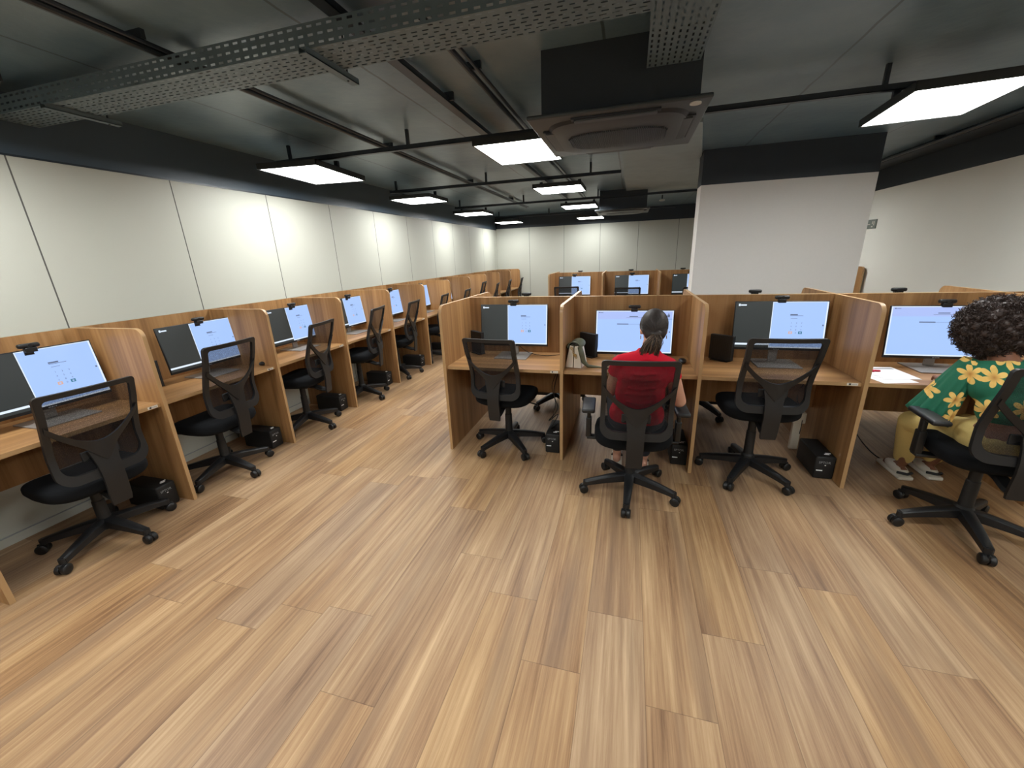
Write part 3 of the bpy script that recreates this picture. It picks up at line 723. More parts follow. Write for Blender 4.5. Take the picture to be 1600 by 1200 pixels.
def make_chair(arms):
    t = thing('office_chair', '', 'chair')
    # five-legged base
    for k in range(5):
        b = MB(); n = 6; secs = []
        for i in range(n):
            q = i/(n-1); r = 0.025+q*0.28; w = 0.032-q*0.011; zt = 0.148-0.035*q-0.018*q*q; zb = zt-(0.058-q*0.024)
            secs.append([(w, r, zb), (-w, r, zb), (-w*1.0, r, zt-0.008), (-w*0.6, r, zt), (w*0.6, r, zt), (w, r, zt-0.008)])
        vs = [Vector((x, y, z)) for s in secs for x, y, z in s]
        b.add(vs, [(i*6+j, i*6+(j+1) % 6, (i+1)*6+(j+1) % 6, (i+1)*6+j) for i in range(n-1) for j in range(6)]+[tuple(range(5, -1, -1)), tuple((n-1)*6+j for j in range(6))], 'grey_plastic')
        b.tube([(0, 0.30, 0.058), (0, 0.30, 0.092)], 0.020, 'grey_plastic', n=10)
        o = b.build('leg', t, auto=0.7); o['k'] = k
        b = MB()
        for s in (-1, 1):
            b.lathe([(0.012, -0.012), (0.026, -0.012), (0.0295, -0.006), (0.0295, 0.008), (0.024, 0.013), (0.01, 0.014)], 'black', n=18,
                    T=Matrix.Translation((s*0.016, 0.315, 0.0300)) @ Matrix.Rotation(s*PI/2, 4, 'Y'))
        b.box(-0.006, 0.006, 0.292, 0.335, 0.022, 0.062, 'black', 0.004); b.build('caster', t, auto=0.7)
    b = MB(); b.lathe([(0.042, 0.088), (0.045, 0.095), (0.042, 0.14), (0.032, 0.15), (0.030, 0.30), (0.026, 0.305), (0.026, 0.41)], 'blackm'); b.build('gas_lift', t, auto=0.6)
    b = MB(); b.box(-0.09, 0.09, -0.11, 0.13, 0.398, 0.44, 'blackm', 0.01); b.tube([(0.08, 0.02, 0.42), (0.20, 0.03, 0.41), (0.26, 0.03, 0.40)], [0.006, 0.006, 0.009], 'black'); b.build('mechanism', t, auto=0.6)
    # seat cushion: super-ellipsoid
    b = MB(); bm = bmesh.new(); bmesh.ops.create_uvsphere(bm, u_segments=40, v_segments=20, radius=1)
    for v in bm.verts:
        f = lambda c, e: math.copysign(abs(c)**e, c)
        a = math.atan2(v.co.y, v.co.x); el = math.asin(max(-1, min(1, v.co.z)))
        ce = math.cos(el)**0.35
        x = 0.245*f(math.cos(a), 0.5)*ce; y = 0.235*f(math.sin(a), 0.5)*ce; z = 0.050*f(math.sin(el), 0.7)*1.15
        z += -0.035*max(0, y-0.10)/0.13*1.0 + 0.012*(x/0.245)**2
        v.co = (x*(1-0.08*max(0, y)/0.23), y+0.01, z+0.478)
    b.bm(bm, 'seatfab'); b.build('seat', t, smooth=True)
    # back: frame ring + mesh + spine (heights from ZB)
    ZB = 0.525
    outer = rr(0.212, 0, 0.50, 0.075, 0.022); 
    def inn(x, z):
        sx = 1-0.030/0.212; zz = 0.048+(z-0)*(0.50-0.048-0.026)/0.50
        return x*sx, zz
    n = len(outer); vs = []
    for (x, z) in outer:
        x *= width_at(z); bow = -0.02*(1-(x/0.212)**2)
        xi, zi = inn(x, z); bowi = -0.02*(1-(xi/0.212)**2)
        y = yprof(z)+bow; yi = yprof(zi)+bowi
        vs += [(x, y+0.011, ZB+z), (x, y-0.011, ZB+z), (xi, yi-0.011, ZB+zi), (xi, yi+0.011, ZB+zi)]
    fs = []
    for i in range(n):
        j = (i+1) % n
        for k in range(4): fs.append((i*4+k, j*4+k, j*4+(k+1) % 4, i*4+(k+1) % 4))
    b = MB(); b.add(vs, fs, 'grey_plastic'); b.build('back_frame', t, auto=0.9)
    b = MB(); rows = 22; cols = 16; vs = []
    for r in range(rows+1):
        z = 0.050+(0.474-0.050)*r/rows
        hw = 0.183*width_at(z)
        if z < 0.11: hw *= math.sqrt(max(0, 1-((0.11-z)/0.075)**2*0.28))
        for c in range(cols+1):
            x = -hw+2*hw*c/cols; vs.append((x, yprof(z)-0.02*(1-(x/0.212)**2)+0.006, ZB+z))
    b.add(vs, [(r*(cols+1)+c, r*(cols+1)+c+1, (r+1)*(cols+1)+c+1, (r+1)*(cols+1)+c) for r in range(rows) for c in range(cols)], 'mesh')
    b.build('mesh_back', t, smooth=True)
    # Y shaped spine
    b = MB(); top, bot = [], []
    N = 28
    for i in range(N+1):
        x = -0.198+0.396*i/N; a = abs(x)
        zu = 0.205+0.14*(a/0.198)**1.8
        if a > 0.055: zl = zu-(0.034+0.03*math.exp(-(a-0.055)/0.03))
        else: zl = zu-0.064-0.05*(1-a/0.055)
        top.append((x, zu)); bot.append((x, zl))
    def yy(x, z, off): return yprof(max(0, z))-0.02*(1-(x/0.212)**2)+off
    vs = []
    for (x, zu), (x2, zl) in zip(top, bot):
        o = -0.022*(1-min(1, abs(x)/0.2)**3)-0.004
        vs += [(x, yy(x, zu, o), ZB+zu), (x, yy(x, zu, o-0.014), ZB+zu), (x, yy(x, zl, o-0.014), ZB+zl), (x, yy(x, zl, o), ZB+zl)]
    fs = []
    for i in range(N):
        for k in range(4): fs.append((i*4+k, i*4+(k+1) % 4, (i+1)*4+(k+1) % 4, (i+1)*4+k))
    fs += [(0, 1, 2, 3), (N*4+3, N*4+2, N*4+1, N*4)]
    b.add(vs, fs, 'grey_plastic')
    vs = []; zs = [0.16, 0.12, 0.08, 0.03, -0.03, -0.09, -0.15, -0.175]
    for i, z in enumerate(zs):
        w = (0.066, 0.058, 0.052, 0.050, 0.049, 0.049, 0.048, 0.044)[i]; y0 = yprof(max(0, z))-0.036+(0.10*-z if z < 0 else 0)
        vs += [(w, y0, ZB+z), (-w, y0, ZB+z), (-w, y0-0.016, ZB+z), (w, y0-0.016, ZB+z)]
    b.add(vs, [(i*4+k, (i+1)*4+k, (i+1)*4+(k+1) % 4, i*4+(k+1) % 4) for i in range(7) for k in range(4)]+[(0, 1, 2, 3), (31, 30, 29, 28)], 'grey_plastic')
    b.build('back_spine', t, auto=0.7)
    b = MB(); b.tube([(0, -0.275, ZB-0.15), (0, -0.22, ZB-0.15), (0, -0.15, ZB-0.125), (0, -0.08, ZB-0.115)], [0.02]*4, 'blackm', n=8, sx=1.8); b.build('back_bracket', t, auto=0.7)
    b = MB(); b.box(-0.085, 0.085, -0.250, -0.236, ZB+0.10, ZB+0.155, 'blackm', 0.006); b.build('lumbar_pad', t)
    if arms:
        for s in (-1, 1):
            a = thing('armrest', None, None); a.parent = t; a['label'] = ''
            del a['label']
            b = MB(); b.box(s*0.285-0.042, s*0.285+0.042, -0.15, 0.10, 0.652, 0.68, 'grey_plastic', 0.012); b.build('arm_pad', a, auto=0.6)
            b = MB(); b.box(s*0.285-0.012, s*0.285+0.012, -0.020, 0.020, 0.50, 0.655, 'black', 0.006)
            b.box(s*0.285-0.018, s*0.285+0.018, -0.026, 0.026, 0.43, 0.57, 'black', 0.006)
            b.box(min(s*0.08, s*0.295), max(s*0.08, s*0.295), -0.03, 0.03, 0.418, 0.434, 'black', 0.004); b.build('arm_post', a, auto=0.6)
    return t
CH = {False: make_chair(False), True: make_chair(True)}
def chair(x, y, rz, phase, lab, group, arms=False, dz=0.0, bs=1.0, bz=None):
    o = place(CH[arms], (x, y, 0), rz, lab, group)
    k = 0; kc = 0
    for ch in o.children:
        n = ch.name
        if n.startswith('leg'): ch.rotation_euler.z = math.radians(phase-90+72*k)-rz; k += 1
        elif n.startswith('caster'): ch.rotation_euler.z = math.radians(phase-90+72*kc)-rz; kc += 1
        elif n.startswith(('back_', 'mesh_', 'lumbar')):
            ch.scale.z = bs; ch.location.z = (1-bs)*0.525+(dz if bz is None else bz)
        elif not n.startswith('gas_lift'): ch.location.z = dz
        else: ch.scale.z = 1+dz/0.41
    return o
d = math.radians
LC = [(-3.08, 1.35, 86, 4, (-0.045, 1.06, -0.025)), (-3.10, 2.18, 92, 67, (-0.025, 1.09, 0.015)), (-3.13, 3.12, 101, 66, 0.04), (-3.12, 4.03, 104, 60, 0.06), (-3.17, 4.98, 100, 36, 0.03), (-3.14, 5.92, 101, 10, 0.03),
      (-3.12, 6.85, 100, 30, 0.03), (-3.12, 7.75, 100, 0, 0.10), (-3.16, 8.75, 102, 50, 0.0), (-3.10, 9.55, 100, 20, 0.02), (-2.98, 10.25, 100, 30, 0.03)]
LCL = ['pulled up to the nearest left wall carrel', 'at the second carrel along the left wall', 'at the third carrel along the left wall', 'at the fourth carrel along the left wall', 'at the fifth carrel along the left wall',
       'at the sixth carrel along the left wall', 'at the seventh carrel along the left wall', 'at the eighth carrel along the left wall', 'at the ninth carrel along the left wall', 'at the tenth carrel along the left wall', 'at the last carrel by the back corner']
for (x, y, a, ph, dz), lab in zip(LC, LCL):
    dz, bs, bz = dz if isinstance(dz, tuple) else (dz-0.01, 1.04, dz-0.01)
    chair(x, y, d(a), ph, 'armless black mesh task chair '+lab, 'task chairs along the left wall', dz=dz, bs=bs, bz=bz)
chair(-0.955, 3.10, d(-6), 22, 'empty black mesh task chair at the leftmost middle carrel', 'task chairs on the near side of the middle row')
chair(0.065, 2.58, d(3), 51, 'black mesh chair with armrests holding the person in red', 'task chairs on the near side of the middle row', arms=True, dz=-0.025, bs=1.03, bz=-0.01)
chair(0.895, 3.00, d(3), 22, 'empty black mesh task chair between the two seated people', 'task chairs on the near side of the middle row', dz=0.06)
chair(1.90, 2.58, d(-4), 42, 'black mesh chair with armrests holding the curly haired person at right edge', 'task chairs on the near side of the middle row', arms=True, dz=0.02)
for k, (x, y, a, ph) in enumerate(((-0.72, 4.22, 200, 20), (0.15, 4.35, 170, 40), (0.75, 4.25, 185, 10), (1.75, 4.3, 175, 30))):
    chair(x, y, d(a), ph, 'black chair with armrests %s, seen beneath the desks' % OPP[k], 'chairs on the far side of the middle row', arms=True)
for k, (x, y, a) in enumerate(((-1.06, 7.35, 5), (0.0, 7.55, -4), (1.0, 7.5, 8))):
    chair(x, y, d(a), 15*k, 'black mesh chair %s' % ['at the left end of the far row', 'at the second carrel of the far row', 'at the far row carrel cut by the pillar'][k], 'chairs at the far row', dz=0.045 if k == 0 else 0.0)

# ------------------------------------------------------------------ small things on and under the desks
def cable(pts, r=0.003, mat='cable', name='cable', lab='', cat='cable', g=None):
    P = [Vector(p) for p in pts]; out = []
    for i in range(len(P)-1):
        p0, p1, p2, p3 = P[max(i-1, 0)], P[i], P[i+1], P[min(i+2, len(P)-1)]
        for k in range(8):
            t = k/8; out.append(0.5*((2*p1)+(-p0+p2)*t+(2*p0-5*p1+4*p2-p3)*t*t+(-p0+3*p1-3*p2+p3)*t**3))
    out.append(P[-1]); b = MB(); b.tube(out, r, mat, n=6); return tag(b.build(name, smooth=True), lab, cat, g)
cable([(-0.95, 3.45, 0.84), (-0.86, 3.47, 0.765), (-0.72, 3.40, 0.755), (-0.60, 3.42, 0.755), (-0.50, 3.50, 0.755)], lab='black cable lying on the desk behind the leftmost middle monitor')
cable([(-0.55, 3.50, 0.70), (-0.60, 3.35, 0.45), (-0.56, 3.30, 0.30), (-0.62, 3.20, 0.22), (-0.53, 3.16, 0.30), (-0.58, 3.12, 0.19), (-0.55, 3.25, 0.182)], r=0.004, lab='tangled black cable over the leftmost middle power supply box')
cable([(1.68, 3.50, 0.40), (1.70, 3.46, 0.28), (1.80, 3.42, 0.12), (1.93, 3.40, 0.015), (2.1, 3.38, 0.006)], r=0.004, lab='black cable hanging to the floor under the curly haired person’s desk')
cable([(-3.50, 3.95, 0.60), (-3.40, 3.93, 0.45), (-3.30, 3.98, 0.35), (-3.35, 4.02, 0.22), (-3.33, 4.02, 0.15)], r=0.004, lab='black cable looping under the fourth left wall desk')
for k, (x, y) in enumerate(((-0.62, 3.36), (0.38, 3.38), (1.36, 3.42))):
    cable([(x, y, 0.17), (x+0.02, y+0.06, 0.30), (x-0.02, y+0.12, 0.45), (x+0.03, 3.53, 0.6)], lab='black power cable rising from the power supply %s' % MW[k], g='power cables of the middle row')
t = thing('wall_outlet', 'cream conduit with outlet box beneath the desk of the empty middle chair', 'outlet', (1.36, 3.50, 0))
b = MB(); b.box(-0.03, 0.03, -0.015, 0.015, 0.004, 0.36, 'cream', 0.003); b.build('conduit', t)
b = MB(); b.box(-0.045, 0.045, -0.035, 0.015, 0.24, 0.33, 'cream', 0.006); b.build('outlet_box', t)

# handbag on the desk
t = thing('handbag', 'cream handbag with olive flap and strap lying on the desk near the person in red', 'handbag', (-0.385, 3.10, DZ), d(-8))
b = MB()
for s in (-1, 1):
    vs = [(s*0.004, -0.05, 0), (s*0.065, -0.05, 0), (s*0.065, 0.13, 0), (s*0.004, 0.13, 0), (s*0.004, -0.03, 0.165), (s*0.034, -0.03, 0.17), (s*0.034, 0.12, 0.17), (s*0.004, 0.12, 0.165)]
    b.add(vs, [(0, 1, 2, 3), (4, 5, 6, 7), (0, 1, 5, 4), (1, 2, 6, 5), (2, 3, 7, 6), (3, 0, 4, 7)], 'cream')
b.build('body', t)
b = MB(); n = 12; vs = []
for k in range(n+1):
    a = -0.15*PI+1.3*PI*k/n
    x, z = 0.052*math.cos(a), 0.165+0.038*math.sin(a)
    for y in (-0.045, 0.125): vs += [(x, y, z), (x*0.92, y, z-0.004)]
b.add(vs, [(k*4, k*4+2, (k+1)*4+2, (k+1)*4) for k in range(n)]+[(k*4+1, (k+1)*4+1, (k+1)*4+3, k*4+3) for k in range(n)]+[(k*4, (k+1)*4, (k+1)*4+1, k*4+1) for k in range(n)], 'olive')
b.build('flap', t, smooth=True)
b = MB(); pts = [(0.045, -0.03, 0.165), (0.062, -0.035, 0.11), (0.078, -0.035, 0.05), (0.11, -0.02, 0.014), (0.19, 0.0, 0.006), (0.26, -0.02, 0.008), (0.36, -0.05, 0.006)]
b.tube(pts, [0.020, 0.022, 0.020, 0.014, 0.008, 0.006, 0.005], 'olive', n=8, sx=1.0); b.build('strap', t, smooth=True)
b = MB()
for k in range(9):
    a = k/8; p = Vector((-0.015+0.04*a, -0.056, 0.155-0.075*a+0.012*math.sin(a*9)))
    b.tube([p+Vector((0.007*math.cos(q), -0.001, 0.009*math.sin(q))) for q in [2*PI*j/10 for j in range(10)]], 0.0022, 'brass', n=5, closed=True)
b.build('chain', t, smooth=True)

# papers and a red pen pouch on the right desk
o = None
b = MB(); b.box(-0.105, 0.105, -0.148, 0.148, 0, 0.0015, 'paper')
for i in range(9): b.box(-0.085, 0.06+0.02*(i % 2), 0.11-i*0.022, 0.113-i*0.022, 0.0015, 0.0018, 'inkgrey')
o = b.build('paper_sheet'); o.location = (1.645, 3.12, DZ); o.rotation_euler.z = d(14); tag(o, 'white paper sheet lying near the desk edge left of the curly haired person', 'paper')
b = MB(); b.box(-0.105, 0.105, -0.148, 0.148, 0, 0.001, 'paper'); b.box(-0.09, 0.09, 0.09, 0.12, 0.001, 0.0013, 'inkgrey')
o = b.build('paper_sheet'); o.location = (1.72, 3.21, DZ+0.002); o.rotation_euler.z = d(4); tag(o, 'printed sheet partly over the first paper beside the right hand monitor base', 'paper')
b = MB(); b.box(-0.05, 0.05, -0.02, 0.02, 0, 0.014, 'redplastic', 0.005); b.box(0.05, 0.085, -0.008, 0.008, 0.002, 0.012, 'redplastic', 0.003)
o = b.build('stapler'); o.location = (1.60, 3.24, DZ+0.003); o.rotation_euler.z = d(-10); tag(o, 'small red stapler on the papers against the divider', 'stapler')
# mice
def mouse(x, y, lab):
    b = MB(); blob(b, (0, 0, 0.012), (0.03, 0.052, 0.02), 'black'); o = b.build('computer_mouse', smooth=True); o.location = (x, y, DZ+0.008); tag(o, lab, 'mouse', 'computer mice')
mouse(0.43, 3.30, 'black computer mouse beside the monitor of the person in red')
mouse(-3.12, 2.75, 'black computer mouse in the second left wall carrel')

# ------------------------------------------------------------------ people
def hand(mb, w, fdir, up, side, mat, s=1.0, curl=0.5):
    """palm at wrist w, pointing fdir; side = thumb side direction"""
    w, f, u, sd = Vector(w), Vector(fdir).normalized(), Vector(up).normalized(), Vector(side).normalized()
    mb_c = w+f*0.045*s
    T = Matrix((( *sd, ), (*f,), (*u,))).transposed()
    blob(mb, mb_c, (0.036*s, 0.05*s, 0.016*s), mat, T=T.to_4x4())
    for i, (o, L_) in enumerate(((0.027, 0.066), (0.009, 0.074), (-0.009, 0.068), (-0.026, 0.054))):
        p = w+f*0.082*s+sd*o*s
        q = p+f*L_*0.45*s-u*0.010*curl*s; r = q+f*L_*0.30*s-u*0.026*curl*s; e = r+f*L_*0.18*s-u*0.030*curl*s
        limb(mb, [p-f*0.02, p, q, r, e], [0.0092*s, 0.009*s, 0.0083*s, 0.0075*s, 0.0065*s], mat, n=10)
    p = w+f*0.025*s+sd*0.03*s
    limb(mb, [w+f*0.015*s+sd*0.012*s, p+sd*0.014*s, p+sd*0.03*s+f*0.03*s-u*0.008, p+sd*0.034*s+f*0.052*s-u*0.014], [0.013*s, 0.0115*s, 0.010*s, 0.0075*s], mat, n=10)

def head(mb, c, fdir, s, mat):
    """egg-shaped head with brow, nose, lips, chin and ears; c = centre, fdir = looking direction"""
    f = Vector(fdir).normalized(); r = f.cross(Vector((0, 0, 1))).normalized(); u = r.cross(f)
    T = Matrix((r, f, u)).transposed().to_4x4(); c = Vector(c)
    P = lambda x, y, z: c+r*x*s+f*y*s+u*z*s
    blob(mb, P(0, -0.008, 0.02), (0.075*s, 0.092*s, 0.092*s), mat, T=T)
    blob(mb, P(0, 0.022, -0.04), (0.058*s, 0.066*s, 0.070*s), mat, T=T)
    blob(mb, P(0, 0.062, -0.088), (0.022*s, 0.02*s, 0.018*s), mat, T=T)
    limb(mb, [P(0, 0.082, 0.012), P(0, 0.098, -0.018), P(0, 0.106, -0.032)], [0.008*s, 0.010*s, 0.012*s], mat, n=8)
    blob(mb, P(0, 0.083, -0.058), (0.024*s, 0.012*s, 0.010*s), mat, T=T)
    for q in (-1, 1):
        blob(mb, P(q*0.03, 0.074, 0.022), (0.02*s, 0.010*s, 0.008*s), mat, T=T)
        blob(mb, P(q*0.077, -0.004, -0.008), (0.008*s, 0.018*s, 0.030*s), mat, T=T)
    return P, T

# person in red --------------------------------------------------
p1 = thing('person', 'person in a red top with dark ponytail sitting back to camera at the desk', 'person', (0.08, 2.52, 0))
OFF = Vector((-0.08, -2.52, 0))
def W(*p): return Vector(p)+OFF
b = MB()
hc = W(0.155, 2.555, 1.150); hf = Vector((-0.12, 1, -0.22))
P1, T1 = head(b, hc, hf, 0.96, 'skin')
limb(b, [W(0.135, 2.50, 0.98), W(0.148, 2.535, 1.08)], [0.058, 0.050], 'skin')
blob(b, W(0.08, 2.50, 0.60), (0.165, 0.115, 0.11), 'skin'); blob(b, W(0.095, 2.47, 0.76), (0.12, 0.075, 0.16), 'skin'); blob(b, W(0.11, 2.47, 0.89), (0.130, 0.072, 0.10), 'skin')
limb(b, [W(-0.035, 2.48, 0.950), W(-0.085, 2.55, 0.74), W(-0.03, 2.82, 0.775)], [0.046, 0.038, 0.027], 'skin')
limb(b, [W(0.255, 2.47, 0.945), W(0.335, 2.53, 0.705), W(0.295, 2.79, 0.772)], [0.046, 0.040, 0.028], 'skin')
limb(b, [W(0.115, 2.47, 0.985), W(-0.025, 2.48, 0.96)], [0.05, 0.045], 'skin'); limb(b, [W(0.14, 2.47, 0.985), W(0.25, 2.47, 0.95)], [0.05, 0.045], 'skin')
for sx, kx, fx, fy in ((-0.01, -0.06, -0.03, 3.00), (0.17, 0.22, 0.17, 2.95)):
    limb(b, [W(0.08+(sx-0.08)*0.9, 2.56, 0.575), W(kx, 2.93, 0.585), W(fx, fy-0.02, 0.11)], [0.088, 0.058, 0.036], 'skin')
    limb(b, [W(fx, fy-0.045, 0.045), W(fx, fy+0.04, 0.05), W(fx-0.005, fy+0.15, 0.03)], [0.03, 0.034, 0.026], 'skin')
body1 = remesh(b, 'body', 0.0075, p1, smooth=4)
b = MB()
hand(b, W(-0.03, 2.82, 0.777), (0.15, 1, 0.03), (0, 0, 1), (1, -0.15, 0), 'skin'); remesh(b, 'hand', 0.003, p1, smooth=2)
b = MB(); hand(b, W(0.295, 2.79, 0.776), (-0.08, 1, 0.08), (0, 0, 1), (-1, 0, 0), 'skin'); remesh(b, 'hand', 0.003, p1, smooth=2)
b = MB()   # eyes and brows
for q in (-1, 1):
    blob(b, P1(q*0.030, 0.080, 0.004), 0.010, 'white', n=12); blob(b, P1(q*0.030, 0.0885, 0.003), 0.004, 'ink', n=10)
    b.tube([P1(q*0.014, 0.092, 0.026), P1(q*0.03, 0.090, 0.031), P1(q*0.046, 0.080, 0.026)], 0.0025, 'hair', n=6)
b.tube([P1(-0.022, 0.090, -0.058), P1(0, 0.096, -0.057), P1(0.022, 0.090, -0.058)], 0.004, 'redplastic', n=6)
b.build('face', p1, smooth=True)
# top
b = MB()
blob(b, W(0.082, 2.495, 0.62), (0.170, 0.118, 0.13), 'red'); blob(b, W(0.095, 2.470, 0.77), (0.150, 0.098, 0.18), 'red'); blob(b, W(0.11, 2.470, 0.88), (0.158, 0.096, 0.13), 'red')
limb(b, [W(0.105, 2.475, 0.985), W(-0.025, 2.48, 0.955)], [0.058, 0.052], 'red'); limb(b, [W(0.145, 2.475, 0.985), W(0.25, 2.47, 0.945)], [0.058, 0.052], 'red')
b.tube([W(-0.028, 2.478, 0.965), W(-0.055, 2.505, 0.875)], [0.052, 0.053], 'red', n=20); b.tube([W(0.248, 2.468, 0.955), W(0.280, 2.472, 0.862)], [0.052, 0.053], 'red', n=20)
b.tube([W(0.128, 2.485, 0.97), W(0.136, 2.505, 1.035)], [0.085, 0.068], 'red', n=20)
for i in range(5):
    b.tube([W(-0.04, 2.385, 0.74+0.045*i), W(0.1, 2.368, 0.73+0.045*i+0.01*(i % 2)), W(0.24, 2.385, 0.745+0.045*i)], [0.003, 0.004, 0.003], 'red', n=8)
remesh(b, 'red_top', 0.007, p1, smooth=4)
# trousers
b = MB(); blob(b, W(0.08, 2.52, 0.57), (0.178, 0.14, 0.085), 'darkpants')
for sx, kx, fx, fy in ((-0.01, -0.06, -0.03, 3.00), (0.17, 0.22, 0.17, 2.95)):
    limb(b, [W(0.08+(sx-0.08)*0.9, 2.56, 0.575), W(kx, 2.93, 0.585), W(fx, fy-0.02, 0.14)], [0.098, 0.068, 0.046], 'darkpants')
remesh(b, 'trousers', 0.008, p1, smooth=4)
for fx, fy in ((-0.03, 3.0), (0.17, 2.95)):
    b = MB(); b.box(fx-0.08-0.042, fx-0.08+0.042, fy-2.52-0.08, fy-2.52+0.19, 0.002, 0.018, 'shoe', 0.007)
    b.tube([(fx-0.08-0.04, fy-2.52+0.06, 0.018), (fx-0.08, fy-2.52+0.07, 0.082), (fx-0.08+0.04, fy-2.52+0.06, 0.018)], 0.009, 'ink', n=8); b.build('sandal', p1, auto=0.8)
# hair: skull cap, knot and ponytail
b = MB()
blob(b, P1(0, -0.016, 0.030), (0.080*0.98, 0.097*0.98, 0.094), 'hair', T=T1); blob(b, P1(0, -0.05, -0.02), (0.066, 0.052, 0.062), 'hair', T=T1)
kn = P1(0.0, -0.100, -0.035)
blob(b, kn, (0.030, 0.024, 0.026), 'hair')
remesh(b, 'hair', 0.005, p1, smooth=3)
b = MB(); rnd = random.Random(3)
for i in range(260):     # combed strands over the cap running to the knot
    a = rnd.uniform(-1.25, 1.25); el = rnd.uniform(-0.1, 1.25)
    s0 = P1(0.080*math.sin(a)*math.cos(el*0.8), 0.085*math.cos(el)*0.55-0.01, 0.035+0.094*math.sin(el)*0.9*math.cos(a*0.6))
    pts = []
    cc = P1(0, -0.016, 0.025)
    for k in range(7):
        q = s0.lerp(kn, k/6); dd = q-cc; dd = Vector((dd.dot(Vector((1, 0, 0))), dd.y, dd.z)); L0 = dd.length
        pts.append(cc+dd.normalized()*max(L0, 0.0985-0.016*abs(dd.normalized().x)) if k < 6 else kn)
    b.tube(pts, 0.0016, 'hair', n=4)
b.build('hair_strands', p1, smooth=True)['kind'] = 'stuff'
b = MB()
for i in range(320):
    a = rnd.uniform(-1, 1); dl = rnd.uniform(0.7, 1.05)
    p = kn+Vector((rnd.uniform(-.016, .016), rnd.uniform(-.016, .012), rnd.uniform(-.012, .01)))
    e = kn+Vector((-0.030+a*0.052-0.02*rnd.random(), -0.01+rnd.uniform(-.018, .02), -0.155*dl+0.02*abs(a)))
    m = p.lerp(e, 0.5)+Vector((a*0.022, -0.020+rnd.uniform(-.01, .01), 0.006))
    b.tube([p, p.lerp(m, 0.6)+Vector((a*0.006, -0.008, 0.004)), m, m.lerp(e, 0.55), e], [0.0024, 0.0024, 0.0022, 0.0019, 0.0010], 'hair_tip' if rnd.random() < 0.6 else 'hair', n=4)
b.build('ponytail', p1, smooth=True)['kind'] = 'stuff'
b = MB(); b.tube([P1(0.078, -0.004, -0.04), P1(0.078, -0.004, -0.062)], 0.0025, 'brass', n=6); b.tube([P1(-0.078, -0.004, -0.04), P1(-0.078, -0.004, -0.062)], 0.0025, 'brass', n=6); b.build('earrings', p1)

# curly haired person --------------------------------------------
p2 = thing('person', 'person with big dark curls, green floral blouse and yellow trousers leaning to the desk', 'person', (1.92, 2.52, 0))
OFF = Vector((-1.92, -2.52, 0))
b = MB()
P2, T2 = head(b, W(1.895, 2.75, 1.115), Vector((-0.10, 1, -0.45)), 1.0, 'skin2')
limb(b, [W(1.915, 2.62, 0.94), W(1.900, 2.70, 1.04)], [0.060, 0.052], 'skin2')
blob(b, W(1.93, 2.51, 0.61), (0.185, 0.13, 0.12), 'skin2'); blob(b, W(1.92, 2.54, 0.75), (0.125, 0.085, 0.15), 'skin2'); blob(b, W(1.915, 2.59, 0.87), (0.135, 0.078, 0.09), 'skin2')
limb(b, [W(1.775, 2.66, 0.92), W(1.725, 2.74, 0.705), W(1.86, 2.93, 0.79)], [0.048, 0.040, 0.028], 'skin2')
limb(b, [W(2.06, 2.64, 0.92), W(2.17, 2.74, 0.72), W(2.09, 2.97, 0.795)], [0.048, 0.040, 0.028], 'skin2')
limb(b, [W(1.90, 2.61, 0.945), W(1.775, 2.65, 0.925)], [0.055, 0.05], 'skin2'); limb(b, [W(1.90, 2.61, 0.945), W(2.05, 2.64, 0.93)], [0.055, 0.05], 'skin2')
for hx, kx, fx, fy in ((1.85, 1.80, 1.93, 3.20), (2.02, 2.08, 2.12, 3.24)):
    limb(b, [W(hx, 2.56, 0.58), W(kx, 3.00, 0.49), W(fx, fy, 0.11)], [0.085, 0.055, 0.036], 'skin2')
    limb(b, [W(fx, fy-0.035, 0.045), W(fx, fy+0.05, 0.05), W(fx, fy+0.15, 0.03)], [0.03, 0.034, 0.027], 'skin2')
remesh(b, 'body', 0.0075, p2, smooth=4)
b = MB()
hand(b, W(1.86, 2.93, 0.792), (0.35, 1, 0.0), (0, 0, 1), (1, -0.3, 0), 'skin2'); remesh(b, 'hand', 0.003, p2, smooth=2)
b = MB(); hand(b, W(2.09, 2.97, 0.797), (-0.2, 1, -0.02), (0, 0, 1), (-1, -0.2, 0), 'skin2'); remesh(b, 'hand', 0.003, p2, smooth=2)
b = MB()
for q in (-1, 1):
    blob(b, P2(q*0.031, 0.083, 0.004), 0.010, 'white', n=12); blob(b, P2(q*0.031, 0.0925, 0.003), 0.004, 'ink', n=10)
    b.tube([P2(q*0.014, 0.095, 0.026), P2(q*0.03, 0.094, 0.031), P2(q*0.046, 0.084, 0.026)], 0.003, 'curls', n=6)
b.tube([P2(-0.022, 0.094, -0.058), P2(0, 0.100, -0.057), P2(0.022, 0.094, -0.058)], 0.004, 'redplastic', n=6)
b.build('face', p2, smooth=True)
b = MB()   # blouse bodice
blob(b, W(1.925, 2.53, 0.76), (0.150, 0.110, 0.12), 'floral'); blob(b, W(1.92, 2.59, 0.865), (0.172, 0.115, 0.12), 'floral')
limb(b, [W(1.88, 2.615, 0.94), W(1.775, 2.655, 0.925)], [0.056, 0.056], 'floral'); limb(b, [W(1.90, 2.615, 0.945), W(2.06, 2.645, 0.935)], [0.060, 0.058], 'floral')
remesh(b, 'blouse', 0.007, p2, smooth=4)
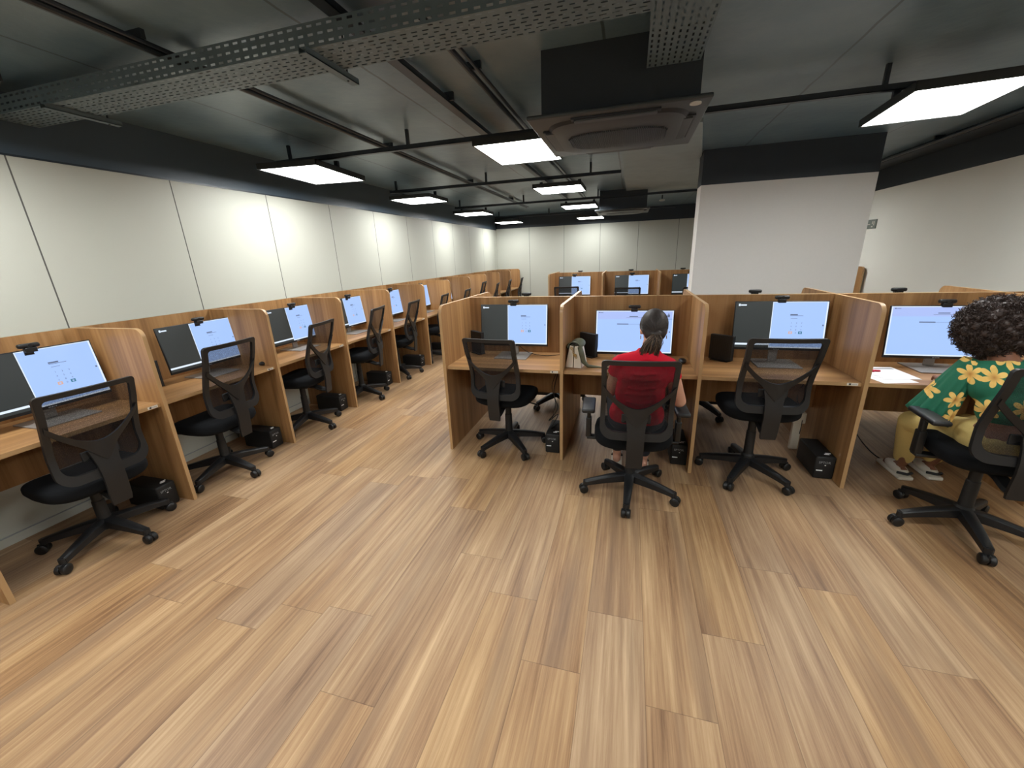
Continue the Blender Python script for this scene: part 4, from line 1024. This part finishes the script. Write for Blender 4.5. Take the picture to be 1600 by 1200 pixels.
def flounce(c0, axis, r0, r1, length, name, pleats=13, open_dir=None):
    """wide pleated bell sleeve"""
    c0, axis = Vector(c0), Vector(axis).normalized(); b = MB()
    s = axis.cross(Vector((0, 1, 0))).normalized(); q = s.cross(axis).normalized()
    n = 120; rows = 14; vs = []
    for r in range(rows+1):
        t = r/rows; rad = r0+(r1-r0)*t**0.8
        for k in range(n):
            a = 2*PI*k/n; amp = 0.12*t**1.3
            rr_ = rad*(1+amp*math.sin(pleats*a)+0.03*t*math.sin(3*a+1))
            vs.append(c0+axis*length*(t+0.02*t*math.sin(5*a))+s*math.cos(a)*rr_*0.78+q*math.sin(a)*rr_)
    for r in range(rows, -1, -1):     # inner skin gives the cloth thickness
        t = r/rows; rad = r0+(r1-r0)*t**0.8-0.003
        for k in range(n):
            a = 2*PI*k/n; amp = 0.12*t**1.3
            rr_ = rad*(1+amp*math.sin(pleats*a)+0.03*t*math.sin(3*a+1))
            vs.append(c0+axis*length*(t+0.02*t*math.sin(5*a))+s*math.cos(a)*rr_*0.78+q*math.sin(a)*rr_)
    R2 = 2*rows+2
    b.add(vs, [(r*n+k, r*n+(k+1) % n, (r+1)*n+(k+1) % n, (r+1)*n+k) for r in range(R2-1) for k in range(n)], 'floral')
    return b.build(name, p2, smooth=True)
flounce(W(1.785, 2.66, 0.985), Vector((-0.22, 0.12, -0.80)), 0.050, 0.110, 0.36, 'sleeve')
flounce(W(2.055, 2.645, 0.985), Vector((0.32, 0.12, -0.75)), 0.045, 0.118, 0.33, 'sleeve')
b = MB(); blob(b, W(1.93, 2.53, 0.60), (0.20, 0.155, 0.12), 'yellow')
for hx, kx, fx, fy in ((1.85, 1.80, 1.93, 3.20), (2.02, 2.08, 2.12, 3.24)):
    limb(b, [W(hx, 2.56, 0.585), W(kx, 3.00, 0.49), W(fx, fy, 0.15)], [0.098, 0.070, 0.056], 'yellow')
remesh(b, 'trousers', 0.008, p2, smooth=4)
for fx, fy in ((1.93, 3.20), (2.12, 3.24)):
    b = MB(); x, y = fx-1.92, fy-2.52
    b.box(x-0.045, x+0.045, y-0.085, y+0.20, 0.0, 0.028, 'shoe', 0.010); blob(b, (x, y+0.04, 0.045), (0.042, 0.12, 0.035), 'shoe'); b.tube([(x-0.043, y-0.05, 0.045), (x, y-0.083, 0.05), (x+0.043, y-0.05, 0.045)], 0.010, 'ink', n=8)
    b.build('shoe', p2, auto=0.8)
# afro: dense core plus helical curls
b = MB(); HC = P2(0, -0.025, 0.025); rnd = random.Random(11)
blob(b, HC, (0.160, 0.150, 0.150), 'curls', n=28)
for i in range(260):
    v = Vector((rnd.gauss(0, 1), rnd.gauss(0, 1), rnd.gauss(0, 1))).normalized()
    blob(b, HC+Vector((v.x*0.152, v.y*0.14, v.z*0.142)), rnd.uniform(0.014, 0.028), 'curls', n=8)
b.build('hair', p2, smooth=True)
b = MB(); cnt = 0
while cnt < 2600:
    v = Vector((rnd.gauss(0, 1), rnd.gauss(0, 1), rnd.gauss(0, 1))).normalized()
    if v.y > 0.75 and v.z < 0.2: continue
    cnt += 1
    base = HC+Vector((v.x*0.152, v.y*0.14, v.z*0.142)); ln = rnd.uniform(0.02, 0.042)
    dirv = (v+Vector((0, 0, -0.55))*rnd.random()+Vector((rnd.uniform(-.5, .5), rnd.uniform(-.5, .5), rnd.uniform(-.5, .3)))).normalized()
    s = dirv.orthogonal().normalized(); q = dirv.cross(s); rad = rnd.uniform(0.004, 0.008); turns = rnd.uniform(1.5, 3.2); ph = rnd.uniform(0, 6)
    npt = 12
    b.tube([base+dirv*ln*k/npt+(s*math.cos(ph+turns*2*PI*k/npt)+q*math.sin(ph+turns*2*PI*k/npt))*rad for k in range(npt+1)], 0.0019, 'curls', n=3, cap=False)
b.build('curls', p2, smooth=True)['kind'] = 'stuff'
